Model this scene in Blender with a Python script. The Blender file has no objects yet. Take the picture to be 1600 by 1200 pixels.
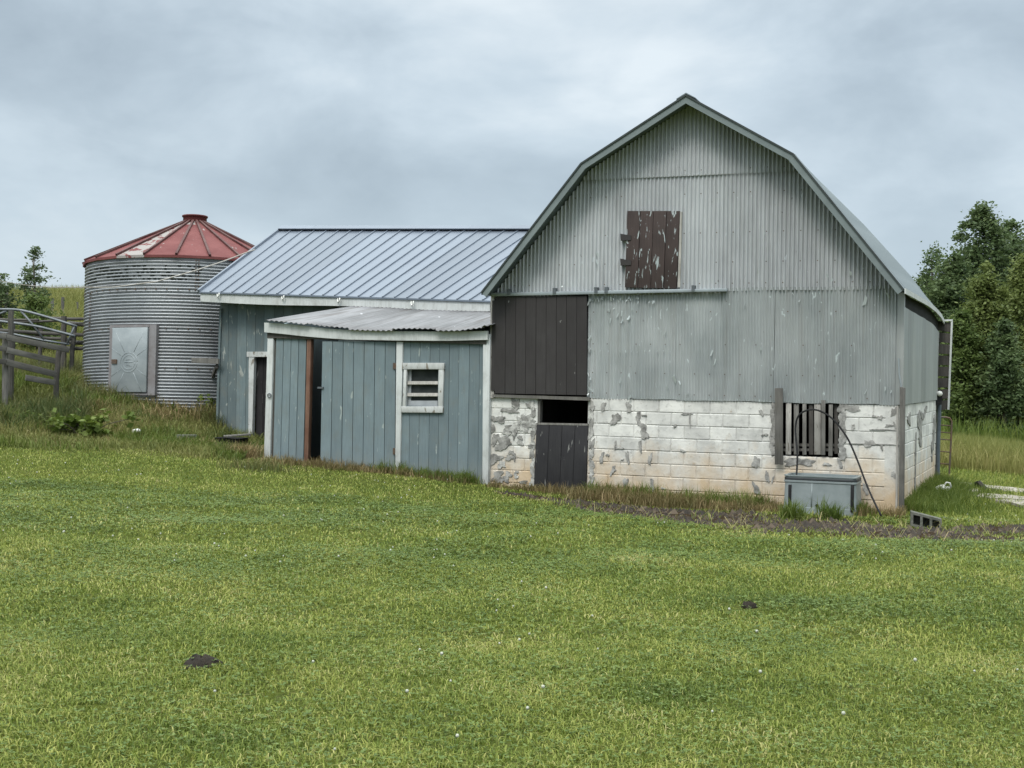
import bpy, math, random
import numpy as np
from mathutils import Vector
random.seed(7); RNG = np.random.default_rng(7)
D = bpy.data
SC = bpy.context.scene
COL = SC.collection
rad = math.radians

# ------------------------------------------------------------------ camera, sky, sun, exposure
FPX = 2133.0; EYE = 1.6; ROLL = 0.015
PITCH = -math.atan(20.0 / FPX)
cam = D.cameras.new('camera'); cam.lens = FPX / 1600 * 36; cam.sensor_width = 36
cam.clip_start = 0.1; cam.clip_end = 3000
cam_ob = D.objects.new('camera', cam); COL.objects.link(cam_ob)
from mathutils import Matrix
CM = Matrix.Rotation(math.pi / 2 + PITCH, 3, 'X') @ Matrix.Rotation(ROLL, 3, 'Z')
cam_ob.matrix_world = Matrix.Translation((0, 0, EYE)) @ CM.to_4x4()
SC.camera = cam_ob
CMN = np.array(CM)
EYEV = np.array([0, 0, EYE])

SUN_EL, SUN_AZ = 52.0, 205.0          # azimuth clockwise from +Y
SC.view_settings.view_transform = 'Standard'; SC.view_settings.look = 'None'
SC.view_settings.exposure = 0.46; SC.view_settings.gamma = 1.0
SC.view_settings.use_curve_mapping = False
sl = D.lights.new('sun', 'SUN'); sl.energy = 1.4; sl.angle = rad(18); sl.color = (1, .96, .9)
so = D.objects.new('sun', sl); COL.objects.link(so)
so.rotation_euler = (rad(90 - SUN_EL), 0, rad(180 - SUN_AZ))


class NT:
    """small helper around a node tree"""
    def __init__(s, nt): s.nt = nt; s.n = nt.nodes; s.l = nt.links
    def new(s, t, **k):
        o = s.n.new(t)
        for a, b in k.items(): setattr(o, a, b)
        return o
    def put(s, sock, v):
        if hasattr(v, 'links') or isinstance(v, bpy.types.NodeSocket): s.l.new(v, sock)
        else:
            if sock.type == 'RGBA' and len(v) == 3: v = (*v, 1)
            sock.default_value = v
    def vmul(s, v, sc):
        m = s.new('ShaderNodeVectorMath', operation='MULTIPLY'); s.put(m.inputs[0], v); s.put(m.inputs[1], sc); return m.outputs[0]
    def noise(s, v, scale=1, detail=4, rough=.55, dist=0):
        m = s.new('ShaderNodeTexNoise'); s.put(m.inputs['Vector'], v)
        m.inputs['Scale'].default_value = scale; m.inputs['Detail'].default_value = detail
        m.inputs['Roughness'].default_value = rough; m.inputs['Distortion'].default_value = dist
        return m.outputs[0]
    def ramp(s, f, stops, interp='LINEAR'):
        m = s.new('ShaderNodeValToRGB'); s.put(m.inputs[0], f); e = m.color_ramp.elements
        m.color_ramp.interpolation = interp
        while len(e) < len(stops): e.new(.5)
        for i, (p, c) in enumerate(stops):
            e[i].position = p; e[i].color = (c, c, c, 1) if not hasattr(c, '__len__') else (*c, 1)
        return m.outputs[0]
    def mix(s, f, a, b, bt='MIX'):
        m = s.new('ShaderNodeMix', data_type='RGBA', blend_type=bt)
        s.put(m.inputs[0], f); s.put(m.inputs[6], a); s.put(m.inputs[7], b); return m.outputs[2]
    def math(s, op, a, b=0.0, c=0.0, clamp=False):
        m = s.new('ShaderNodeMath', operation=op, use_clamp=clamp)
        s.put(m.inputs[0], a); s.put(m.inputs[1], b); s.put(m.inputs[2], c); return m.outputs[0]
    def sep(s, v):
        m = s.new('ShaderNodeSeparateXYZ'); s.put(m.inputs[0], v); return m.outputs
    def wn(s, w):
        m = s.new('ShaderNodeTexWhiteNoise', noise_dimensions='1D'); s.put(m.inputs['W'], w); return m.outputs[0]
    def uv(s): return s.new('ShaderNodeTexCoord').outputs['UV']
    def pos(s): return s.new('ShaderNodeNewGeometry').outputs['Position']
    def attr(s, n): return s.new('ShaderNodeAttribute', attribute_name=n).outputs['Fac']
    def bump(s, h, strength=.3, dist=.01):
        m = s.new('ShaderNodeBump'); s.put(m.inputs['Height'], h)
        m.inputs['Strength'].default_value = strength; m.inputs['Distance'].default_value = dist
        return m.outputs[0]


def world():
    w = D.worlds.new('World'); SC.world = w; w.use_nodes = True
    t = NT(w.node_tree); t.n.clear()
    out = t.new('ShaderNodeOutputWorld')
    sky = t.new('ShaderNodeTexSky', sky_type='NISHITA'); sky.sun_disc = False
    sky.sun_elevation = rad(SUN_EL); sky.sun_rotation = rad(SUN_AZ)
    bg1 = t.new('ShaderNodeBackground'); t.put(bg1.inputs[0], sky.outputs[0]); bg1.inputs[1].default_value = .1
    d = t.new('ShaderNodeTexCoord').outputs['Generated']
    x, y, z = t.sep(d)[:3]
    v = t.vmul(d, (1, 1, 1.9))
    n1 = t.noise(v, 3.1, 6, .5, .35)
    n2 = t.noise(t.vmul(d, (1, 1, 2.0)), 8.0, 5, .55, .3)
    n = t.math('ADD', t.math('MULTIPLY', n1, .72), t.math('MULTIPLY', n2, .28))
    cl = t.ramp(n, [(.36, (.285, .345, .395)), (.46, (.37, .44, .495)), (.54, (.465, .54, .595)), (.64, (.62, .68, .715))])
    low = t.ramp(z, [(0.0, (.39, .475, .545)), (.16, (.375, .45, .515))])
    lowf = t.ramp(z, [(0.02, .85), (.16, 0.05)])
    c = t.mix(lowf, cl, low)
    # overcast dome: brighter towards the zenith
    zen = t.ramp(z, [(.27, 1.0), (.75, 1.0)])
    k = t.math('ADD', t.math('MULTIPLY', t.math('MAXIMUM', t.math('SUBTRACT', z, .27), 0.0), 6.0), 1.0)
    cc = t.vmul(c, k)
    # a vector times scalar keeps hue
    warm = t.mix(t.ramp(z, [(.25, 0.0), (.6, 1.0)]), cc, t.vmul(cc, (1.12, 1.03, .92)))
    bg2 = t.new('ShaderNodeBackground'); t.put(bg2.inputs[0], warm); bg2.inputs[1].default_value = 1.0
    mx = t.new('ShaderNodeMixShader'); mx.inputs[0].default_value = .9
    t.l.new(bg1.outputs[0], mx.inputs[1]); t.l.new(bg2.outputs[0], mx.inputs[2])
    t.l.new(mx.outputs[0], out.inputs[0])
world()

# ------------------------------------------------------------------ frames and measuring
def ray(x, y): return CMN @ np.array([(x - 800) / FPX, -(y - 600) / FPX, -1.0])
def at(x, y, Y):
    d = ray(x, y); return EYEV + d * (Y / d[1])

class Frame:
    """a wall plane: u along it, v up (world z), k out of it"""
    def __init__(s, O, e, n): s.O = np.array(O, float); s.e = np.array(e, float); s.n = np.array(n, float)
    def px(s, x, y, k=0):
        d = ray(x, y); t = ((s.O + k * s.n - EYEV) @ s.n) / (d @ s.n); P = EYEV + t * d
        return float((P - s.O) @ s.e), float(P[2])
    def W(s, u, v, k=0):
        return s.O + u * s.e + k * s.n + np.array([0, 0, v])
YAW = rad(22.5)
_p = at(1403, 800, 19.75)
B = Frame((_p[0], _p[1], 0), (math.cos(YAW), -math.sin(YAW), 0), (-math.sin(YAW), -math.cos(YAW), 0))
S = Frame((_p[0], _p[1], 0), -B.n, B.e)          # right-hand side wall of the barn, u runs back
BIN = np.array([at(298, 600, 30)[0], 30.0, 0])   # grain bin centre
BINR = 2.27

# ------------------------------------------------------------------ terrain
def _w(u, k, z): q = B.W(u, 0, k); return (q[0], q[1], z)
CP = [(0, 0, 0), (-3, 4, 0), (3, 4, 0), (0, 10, -.09), (-4, 10, -.04), (4, 10, -.12), (0, 15, -.2), (-6, 15, .0), (7, 15, -.25),
      _w(-6.45, 0, -.24), _w(-5.2, 0, -.32), _w(-3, 0, -.36), _w(0, 0, -.37), _w(-10.7, .05, .0), _w(-8.6, .05, -.13),
      _w(-2, 2, -.36), _w(-9, 2.5, -.12), _w(-12.95, -2.4, .24), _w(-11.6, -2.3, .04), _w(-11.6, -1, .03), _w(1.5, -3, -.42), _w(0, -5.6, -.36),
      (BIN[0], 30, .86), (BIN[0], 27.6, .8), (BIN[0] - 2.4, 29.6, .95), (-10.3, 27, 1.12), (-11.5, 27, 1.2), (-9.2, 25, .5), (-8.5, 22.8, .2), (-12, 22.8, .3),
      (-6, 24.3, .14), (-7.4, 26, .45), (7.5, 20.9, -.46), (11, 31, -.55), (20, 58, -1.5), (13, 58, -1.4), (9, 25, -.5), (14, 20, -.5),
      (-15, 40, 2.6), (-20, 55, 4.2), (-14, 55, 4.2), (-14, 75, 3.8), (-25, 75, 4.0), (-30, 40, 3), (0, 40, 1.0), (2, 60, .2),
      (-80, 150, 3), (0, 150, 0), (80, 150, -2), (0, -60, .5), (60, -40, .3), (-60, -40, .8), (60, 60, -1.8), (-70, 40, 2.5), (40, 20, -.7), (-30, 10, .4), (25, 5, -.2), (-20, 0, .2),
      (155, 155, -2), (-155, 155, 2), (-155, -155, 0), (155, -155, 0)]
CP = np.array(CP, float)
def _phi(r2): return .5 * r2 * np.log(r2 + 1e-9)
def _fit():
    n = len(CP); xy = CP[:, :2]
    r2 = ((xy[:, None] - xy[None]) ** 2).sum(2)
    K = _phi(r2) + np.eye(n) * .6
    Pm = np.c_[np.ones(n), xy]
    A = np.block([[K, Pm], [Pm.T, np.zeros((3, 3))]])
    return np.linalg.solve(A, np.r_[CP[:, 2], 0, 0, 0])
_TW = _fit()
def gz(x, y):
    x = np.atleast_1d(np.asarray(x, float)); y = np.atleast_1d(np.asarray(y, float))
    xs = np.clip(x, -158, 158); ys = np.clip(y, -158, 158); out = np.zeros_like(xs)
    for i in range(0, len(xs), 20000):
        a = xs[i:i + 20000]; b = ys[i:i + 20000]
        r2 = (a[:, None] - CP[None, :, 0]) ** 2 + (b[:, None] - CP[None, :, 1]) ** 2
        out[i:i + 20000] = _phi(r2) @ _TW[:len(CP)] + _TW[-3] + _TW[-2] * a + _TW[-1] * b
    micro = .012 * np.sin(x * 2.1 + 1.3 * np.sin(y * 1.4)) + .010 * np.sin(y * 2.7 + 1.1 * np.sin(x * 1.9 + 2)) + .02 * np.sin(x * .63 + y * .41)
    return out + micro
def g1(x, y): return float(gz([x], [y])[0])
def ghit(px, py):
    """the ground point seen at a place of the photograph"""
    d = ray(px, py); d = d / d[1]
    ts = np.linspace(4.5, 70, 900); P = EYEV[None] + ts[:, None] * d[None]
    below = P[:, 2] - gz(P[:, 0], P[:, 1]) < 0
    i = int(np.argmax(below)) if below.any() else len(ts) - 1
    q = P[i].copy(); q[2] = g1(q[0], q[1]); return q

DIRT_LINE = np.array([ghit(*p)[:2] for p in [(790, 771), (860, 781), (940, 792), (1040, 802), (1150, 812), (1260, 822), (1360, 828), (1460, 833), (1560, 829), (1640, 824)]])
DIRT_W = np.array([.18, .45, .85, 1.2, 1.45, 1.65, 1.5, 1.1, .55, .35])
def dirt_dist(x, y):
    """signed measure: <1 inside the trodden strip"""
    best = np.full(len(x), 9.0)
    for i in range(len(DIRT_LINE) - 1):
        a, b = DIRT_LINE[i], DIRT_LINE[i + 1]; ab = b - a
        t = np.clip(((x - a[0]) * ab[0] + (y - a[1]) * ab[1]) / (ab @ ab), 0, 1)
        d = np.hypot(x - a[0] - t * ab[0], y - a[1] - t * ab[1]) / (DIRT_W[i] * (1 - t) + DIRT_W[i + 1] * t)
        best = np.minimum(best, d)
    return best
def local_uk(x, y):
    dx = x - B.O[0]; dy = y - B.O[1]
    return dx * B.e[0] + dy * B.e[1], dx * B.n[0] + dy * B.n[1]
def in_building(x, y, m=.03):
    u, k = local_uk(x, y)
    a = (u > -6.5 - m) & (u < m) & (k < m) & (k > -5.7)
    b = (u > -10.72 - m) & (u < -6.4) & (k < .06 + m) & (k > -2.5)
    c = (u > -13.0 - m) & (u < -6.4) & (k < -2.36 + m) & (k > -8)
    d = np.hypot(x - BIN[0], y - BIN[1]) < BINR + m
    return a | b | c | d
def bank(x, y):
    """0 on the mown lawn, 1 on the rough bank at the back left"""
    u, k = local_uk(x, y)
    e = np.interp(x, [-14, -9, -6.5, -5.2, -4.6, -4.2], [22.6, 22.9, 23.6, 23.2, 23.4, 40])
    return np.clip((y - e) / .9 + .5, 0, 1)

# ------------------------------------------------------------------ object helpers
ROOT = {}
def tag(o, label=None, cat=None, group=None, kind=None):
    if label: o['label'] = label
    if cat: o['category'] = cat
    if group: o['group'] = group
    if kind: o['kind'] = kind
    return o
def thing(name, loc, label, cat, group=None):
    o = D.objects.new(name, None); COL.objects.link(o); o.empty_display_size = .3
    o.location = [float(c) for c in loc]; ROOT[o] = np.array(loc, float)
    return tag(o, label, cat, group)

def mesh_np(name, V, quads=None, tris=None, uv=None, rnd=None, mat=None, parent=None, smooth=False, extra=None):
    me = D.meshes.new(name)
    off = ROOT.get(parent, np.zeros(3)) if parent else np.zeros(3)
    V = np.asarray(V, float) - off
    nq = 0 if quads is None else len(quads); nt = 0 if tris is None else len(tris)
    loops = np.concatenate([np.asarray(quads, np.int32).ravel() if nq else np.zeros(0, np.int32), np.asarray(tris, np.int32).ravel() if nt else np.zeros(0, np.int32)])
    starts = np.concatenate([np.arange(nq) * 4, nq * 4 + np.arange(nt) * 3]).astype(np.int32)
    me.vertices.add(len(V)); me.vertices.foreach_set('co', V.astype(np.float32).ravel())
    me.loops.add(len(loops)); me.loops.foreach_set('vertex_index', loops)
    me.polygons.add(nq + nt); me.polygons.foreach_set('loop_start', starts)
    me.update(calc_edges=True)
    if uv is not None:
        l = me.uv_layers.new(name='UVMap'); l.data.foreach_set('uv', np.asarray(uv, np.float32)[loops].ravel())
    if rnd is not None:
        a = me.attributes.new('rnd', 'FLOAT', 'POINT'); a.data.foreach_set('value', np.asarray(rnd, np.float32))
    for k, v in (extra or {}).items():
        a = me.attributes.new(k, 'FLOAT', 'POINT'); a.data.foreach_set('value', np.asarray(v, np.float32))
    if smooth: me.polygons.foreach_set('use_smooth', np.ones(nq + nt, bool))
    if mat: me.materials.append(mat)
    o = D.objects.new(name, me); COL.objects.link(o)
    if parent: o.parent = parent; ROOT[o] = off
    return o

class MB:
    """collects faces in world space and links them as ONE mesh object"""
    def __init__(s): s.v = []; s.uv = []; s.r = []; s.q = []; s.t = []; s.p = []
    def vert(s, P, uv=(0, 0), r=.5):
        s.v.append(tuple(float(c) for c in P)); s.uv.append(uv); s.r.append(r); return len(s.v) - 1
    def face(s, Ps, uvs, r=.5):
        ids = [s.vert(P, u, r) for P, u in zip(Ps, uvs)]
        (s.q if len(ids) == 4 else s.t if len(ids) == 3 else s.p).append(ids)
    def hexa(s, c, r=.5, uvoff=(0, 0), dims=None):
        """eight corners: 0-3 front (ccw), 4-7 back"""
        c = [np.array(x) for x in c]
        w = dims[0] if dims else float(np.linalg.norm(c[1] - c[0])); h = dims[1] if dims else float(np.linalg.norm(c[3] - c[0])); d = float(np.linalg.norm(c[4] - c[0]))
        a, b = uvoff
        s.face([c[0], c[1], c[2], c[3]], [(a, b), (a + w, b), (a + w, b + h), (a, b + h)], r)
        s.face([c[5], c[4], c[7], c[6]], [(a, b), (a + w, b), (a + w, b + h), (a, b + h)], r)
        s.face([c[1], c[5], c[6], c[2]], [(a + w, b), (a + w + d, b), (a + w + d, b + h), (a + w, b + h)], r)
        s.face([c[4], c[0], c[3], c[7]], [(a - d, b), (a, b), (a, b + h), (a - d, b + h)], r)
        s.face([c[3], c[2], c[6], c[7]], [(a, b + h), (a + w, b + h), (a + w, b + h + d), (a, b + h + d)], r)
        s.face([c[4], c[5], c[1], c[0]], [(a, b - d), (a + w, b - d), (a + w, b), (a, b)], r)
    def quadbox(s, F, q, k1, k0, r=.5):
        """q: four (u,v) bottom-left, bottom-right, top-right, top-left; from k1 (front) to k0 (back)"""
        s.hexa([F.W(u, v, k1) for u, v in q] + [F.W(u, v, k0) for u, v in q], r, q[0])
    def box(s, F, u0, u1, v0, v1, k1, k0, r=.5):
        s.quadbox(F, [(u0, v0), (u1, v0), (u1, v1), (u0, v1)], k1, k0, r)
    def prism(s, F, poly, k1, k0, r=.5):
        n = len(poly)
        s.face([F.W(u, v, k1) for u, v in poly], list(poly), r)
        s.face([F.W(u, v, k0) for u, v in reversed(poly)], list(reversed(poly)), r)
        for i in range(n):
            a, b = poly[i], poly[(i + 1) % n]
            s.face([F.W(*a, k0), F.W(*b, k0), F.W(*b, k1), F.W(*a, k1)], [a, b, (b[0] + .02, b[1] + .02), (a[0] + .02, a[1] + .02)], r)
    def beam(s, A, Bp, w, h, up=(0, 0, 1), r=.5):
        A = np.array(A, float); Bp = np.array(Bp, float); d = Bp - A; L = np.linalg.norm(d); d /= L
        up = np.array(up, float); x = np.cross(d, up)
        if np.linalg.norm(x) < 1e-5: x = np.cross(d, (0, 1, 0))
        x /= np.linalg.norm(x); z = np.cross(x, d)
        c = lambda P, i, j: P + x * w * i / 2 + z * h * j / 2
        s.hexa([c(A, -1, -1), c(Bp, -1, -1), c(Bp, -1, 1), c(A, -1, 1), c(A, 1, -1), c(Bp, 1, -1), c(Bp, 1, 1), c(A, 1, 1)], r, (random.random() * 9, random.random() * 9))
    def tube(s, pts, rr, seg=8, r=.5, cap=True):
        pts = [np.array(p, float) for p in pts]; n = len(pts)
        rr = [rr] * n if not hasattr(rr, '__len__') else rr
        rings = []; L = 0; px = None
        for i, p in enumerate(pts):
            d = pts[min(i + 1, n - 1)] - pts[max(i - 1, 0)]; d = d / np.linalg.norm(d)
            if px is None:
                px = np.cross(d, (0, 0, 1))
                if np.linalg.norm(px) < .05: px = np.cross(d, (0, 1, 0))
            px = px - d * (px @ d); px /= np.linalg.norm(px); py = np.cross(d, px)
            if i: L += np.linalg.norm(p - pts[i - 1])
            rings.append([s.vert(p + (px * math.cos(a) + py * math.sin(a)) * rr[i], (j / seg * 6.28 * rr[i], L), r) for j, a in enumerate(np.arange(seg) * 2 * math.pi / seg)])
        for i in range(n - 1):
            for j in range(seg): s.q.append([rings[i][j], rings[i][(j + 1) % seg], rings[i + 1][(j + 1) % seg], rings[i + 1][j]])
        if cap: s.p.append(rings[0][::-1]); s.p.append(rings[-1][:])
    def lathe(s, O, prof, seg=48, a0=0, a1=2 * math.pi, M=None, r=.5):
        full = abs(a1 - a0 - 2 * math.pi) < 1e-6; n = seg if full else seg + 1; rings = []
        for (rr, z) in prof:
            row = []
            for j in range(n):
                a = a0 + (a1 - a0) * j / seg; P = np.array([rr * math.sin(a), -rr * math.cos(a), z])
                if M is not None: P = M @ P
                row.append(s.vert(P + O, (a * 2.2, z), r))
            rings.append(row)
        for i in range(len(prof) - 1):
            for j in range(seg): s.q.append([rings[i][j], rings[i][(j + 1) % n], rings[i + 1][(j + 1) % n], rings[i + 1][j]])
    def build(s, name, mat, parent=None, smooth=False, bevel=0):
        if not s.p:
            return s._fin(mesh_np(name, s.v, s.q or None, s.t or None, s.uv, s.r, mat, parent, smooth), bevel)
        me = D.meshes.new(name); off = ROOT.get(parent, np.zeros(3)) if parent else np.zeros(3)
        V = np.array(s.v) - off; F = s.q + s.t + s.p
        me.from_pydata(V.tolist(), [], F); lay = me.uv_layers.new(name='UVMap')
        idx = np.zeros(len(me.loops), np.int32); me.loops.foreach_get('vertex_index', idx)
        lay.data.foreach_set('uv', np.array(s.uv, np.float32)[idx].ravel())
        a = me.attributes.new('rnd', 'FLOAT', 'POINT'); a.data.foreach_set('value', np.array(s.r, np.float32))
        if smooth: me.polygons.foreach_set('use_smooth', np.ones(len(me.polygons), bool))
        if mat: me.materials.append(mat)
        o = D.objects.new(name, me); COL.objects.link(o)
        if parent: o.parent = parent; ROOT[o] = off
        return s._fin(o, bevel)
    def _fin(s, o, bevel):
        if bevel:
            w = o.modifiers.new('weld', 'WELD'); w.merge_threshold = .0008
            m = o.modifiers.new('bevel', 'BEVEL'); m.width = bevel; m.segments = 2; m.limit_method = 'ANGLE'
        return o

def vnoise1(x, seed=0):
    """smooth 1-D value noise"""
    g = np.random.default_rng(seed).random(512) * 2 - 1
    i = np.floor(x).astype(int); f = x - i; f = f * f * (3 - 2 * f)
    return g[i % 512] * (1 - f) + g[(i + 1) % 512] * f

# ------------------------------------------------------------------ materials
def newmat(name):
    m = D.materials.new(name); m.use_nodes = True; t = NT(m.node_tree)
    return m, t, t.n['Principled BSDF']
def M_metal(name, c1, c2, fleck=.0, fleck_col=(.62, .66, .68), sheet=.66, rough=.5, metal=.3, stain=(.2, .17, .15), stain_amt=.3, streak=.5, horiz=False):
    m, t, p = newmat(name); uv = t.uv(); u, v = t.sep(uv)[:2]
    n = t.noise(t.vmul(uv, (.9, .5, 1)), 1.6, 5, .6)
    c = t.mix(t.ramp(n, [(.35, 0.0), (.65, 1.0)]), c1, c2)
    sh = t.wn(t.math('FLOOR', t.math('DIVIDE', v if horiz else u, sheet)))
    c = t.mix(1.0, c, t.ramp(sh, [(0, .84), (1, 1.06)]), 'MULTIPLY')
    st = t.noise(t.vmul(uv, (.5, 12, 1) if horiz else (13, .55, 1)), 1, 4, .6)
    c = t.mix(t.math('MULTIPLY', t.ramp(st, [(.52, 0.0), (.75, 1.0)]), stain_amt), c, stain)
    c = t.mix(t.math('MULTIPLY', t.ramp(st, [(.3, 1.0), (.45, 0.0)]), streak * .4), c, fleck_col)
    if fleck:
        f = t.noise(t.vmul(uv, (16, 5.5, 1)), 1, 3, .5, .6)
        big = t.noise(uv, 1.3, 2)
        th = t.math('ADD', f, t.math('MULTIPLY', big, .22))
        c = t.mix(t.ramp(th, [(.86 - fleck, 0.0), (.885 - fleck, 1.0)]), c, fleck_col)
        f2 = t.noise(t.vmul(uv, (9, 4, 1)), 1.7, 3, .5, .3)
        c = t.mix(t.ramp(f2, [(.72, 0.0), (.76, .7)]), c, (.10, .09, .085))
    t.put(p.inputs['Base Color'], c); p.inputs['Metallic'].default_value = metal
    t.put(p.inputs['Roughness'], t.ramp(n, [(.3, rough - .08), (.7, rough + .12)]))
    return m
def M_wood(name, c1, c2, grain=.5, peel=0.0, peel_col=(.4, .42, .42), dirt=0.0, rough=.75, peelscale=(13, 4, 1), var=.25, low=None):
    """painted or bare boards, grain along v; rnd varies from board to board"""
    m, t, p = newmat(name); uv = t.uv(); r = t.attr('rnd')
    off = t.new('ShaderNodeVectorMath', operation='ADD'); t.put(off.inputs[0], uv)
    cmb = t.new('ShaderNodeCombineXYZ'); t.put(cmb.inputs[0], t.math('MULTIPLY', r, 17.0)); t.put(cmb.inputs[1], t.math('MULTIPLY', r, 31.0)); t.l.new(cmb.outputs[0], off.inputs[1])
    w = off.outputs[0]
    n = t.noise(t.vmul(w, (1.2, .8, 1)), 2.2, 5, .6)
    g = t.noise(t.vmul(w, (55, 2.2, 1)), 1, 5, .62)
    c = t.mix(t.ramp(n, [(.35, 0.0), (.68, 1.0)]), c1, c2)
    c = t.mix(1.0, c, t.ramp(r, [(0, 1 - var), (1, 1 + var * .5)]), 'MULTIPLY')
    c = t.mix(t.math('MULTIPLY', t.ramp(g, [(.45, 0.0), (.7, 1.0)]), grain), c, (c1[0] * .4, c1[1] * .4, c1[2] * .4))
    if peel:
        f = t.math('ADD', t.noise(t.vmul(w, peelscale), 1, 4, .55, .5), t.math('MULTIPLY', t.noise(uv, 2.5, 2), .2))
        c = t.mix(t.ramp(f, [(.83 - peel, 0.0), (.86 - peel, 1.0)]), c, peel_col)
    if dirt:
        f = t.noise(t.vmul(uv, (3, 1.5, 1)), 2, 5, .65)
        c = t.mix(t.math('MULTIPLY', t.ramp(f, [(.5, 0.0), (.72, 1.0)]), dirt), c, (.16, .15, .12))
    if low:                                   # splash stain with a shape of its own
        v = t.sep(uv)[1]; nn = t.noise(t.vmul(uv, (4, 1.2, 1)), 2, 4, .6)
        f = t.math('SUBTRACT', t.math('ADD', low[0], t.math('MULTIPLY', nn, .7)), v)
        c = t.mix(t.math('MULTIPLY', t.ramp(f, [(.25, 0.0), (.7, 1.0)]), low[1]), c, low[2])
    t.put(p.inputs['Base Color'], c); p.inputs['Roughness'].default_value = rough; p.inputs['Specular IOR Level'].default_value = .2
    t.put(p.inputs['Normal'], t.bump(g, .35, .004))
    return m
def M_plain(name, c, c2=None, scale=6, rough=.7, metal=0, bump=0, detail=5):
    m, t, p = newmat(name); ps = t.pos(); n = t.noise(ps, scale, detail, .6)
    t.put(p.inputs['Base Color'], t.mix(t.ramp(n, [(.35, 0.0), (.65, 1.0)]), c, c2 or tuple(x * .7 for x in c)))
    p.inputs['Roughness'].default_value = rough; p.inputs['Metallic'].default_value = metal; p.inputs['Specular IOR Level'].default_value = .22
    if bump: t.put(p.inputs['Normal'], t.bump(t.noise(ps, scale * 4, 4, .6), bump, .01))
    return m
def M_leaf(name, stops, trans=.25, patch=.35, pscale=.8):
    m, t, p = newmat(name); r = t.attr('rnd'); ps = t.pos()
    n = t.noise(ps, pscale, 4, .6)
    f = t.math('ADD', t.math('MULTIPLY', r, 1 - patch), t.math('MULTIPLY', t.ramp(n, [(.3, 0.0), (.7, 1.0)]), patch))
    c = t.ramp(f, stops)
    t.put(p.inputs['Base Color'], c); p.inputs['Roughness'].default_value = .55; p.inputs['Specular IOR Level'].default_value = .25
    tr = t.new('ShaderNodeBsdfTranslucent'); t.put(tr.inputs[0], c)
    mx = t.new('ShaderNodeMixShader'); mx.inputs[0].default_value = trans
    t.l.new(p.outputs[0], mx.inputs[1]); t.l.new(tr.outputs[0], mx.inputs[2])
    t.l.new(mx.outputs[0], t.n['Material Output'].inputs[0])
    return m

def M_block():
    m, t, p = newmat('whitewashed_block'); uv = t.uv(); r = t.attr('rnd'); v = t.sep(uv)[1]
    n = t.noise(uv, 3.2, 6, .62); n2 = t.noise(uv, 14, 5, .6, .4)
    c = t.mix(t.ramp(n, [(.35, 0.0), (.62, 1.0)]), (.50, .495, .475), (.70, .69, .655))
    c = t.mix(t.ramp(n2, [(.57, 0.0), (.72, .6)]), c, (.27, .265, .25))
    c = t.mix(1.0, c, t.ramp(r, [(0, .86), (1, 1.05)]), 'MULTIPLY')
    # tan splash stain along the bottom courses
    nn = t.noise(t.vmul(uv, (1.1, .8, 1)), 1.5, 6, .68)
    f = t.math('ADD', t.math('SUBTRACT', -.36, t.math('MULTIPLY', v, .8)), t.math('MULTIPLY', nn, 1.7))
    f = t.math('ADD', f, t.math('MULTIPLY', r, .12))
    c = t.mix(t.ramp(f, [(.15, 0.0), (.75, .75)]), c, (.47, .32, .165))
    br = t.noise(t.vmul(uv, (2, 2, 1)), 3.5, 4, .6)
    c = t.mix(t.ramp(br, [(.66, 0.0), (.76, .5)]), c, (.36, .24, .12))
    t.put(p.inputs['Base Color'], c); p.inputs['Roughness'].default_value = .9
    t.put(p.inputs['Normal'], t.bump(t.math('ADD', n2, n), .5, .012))
    return m

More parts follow.
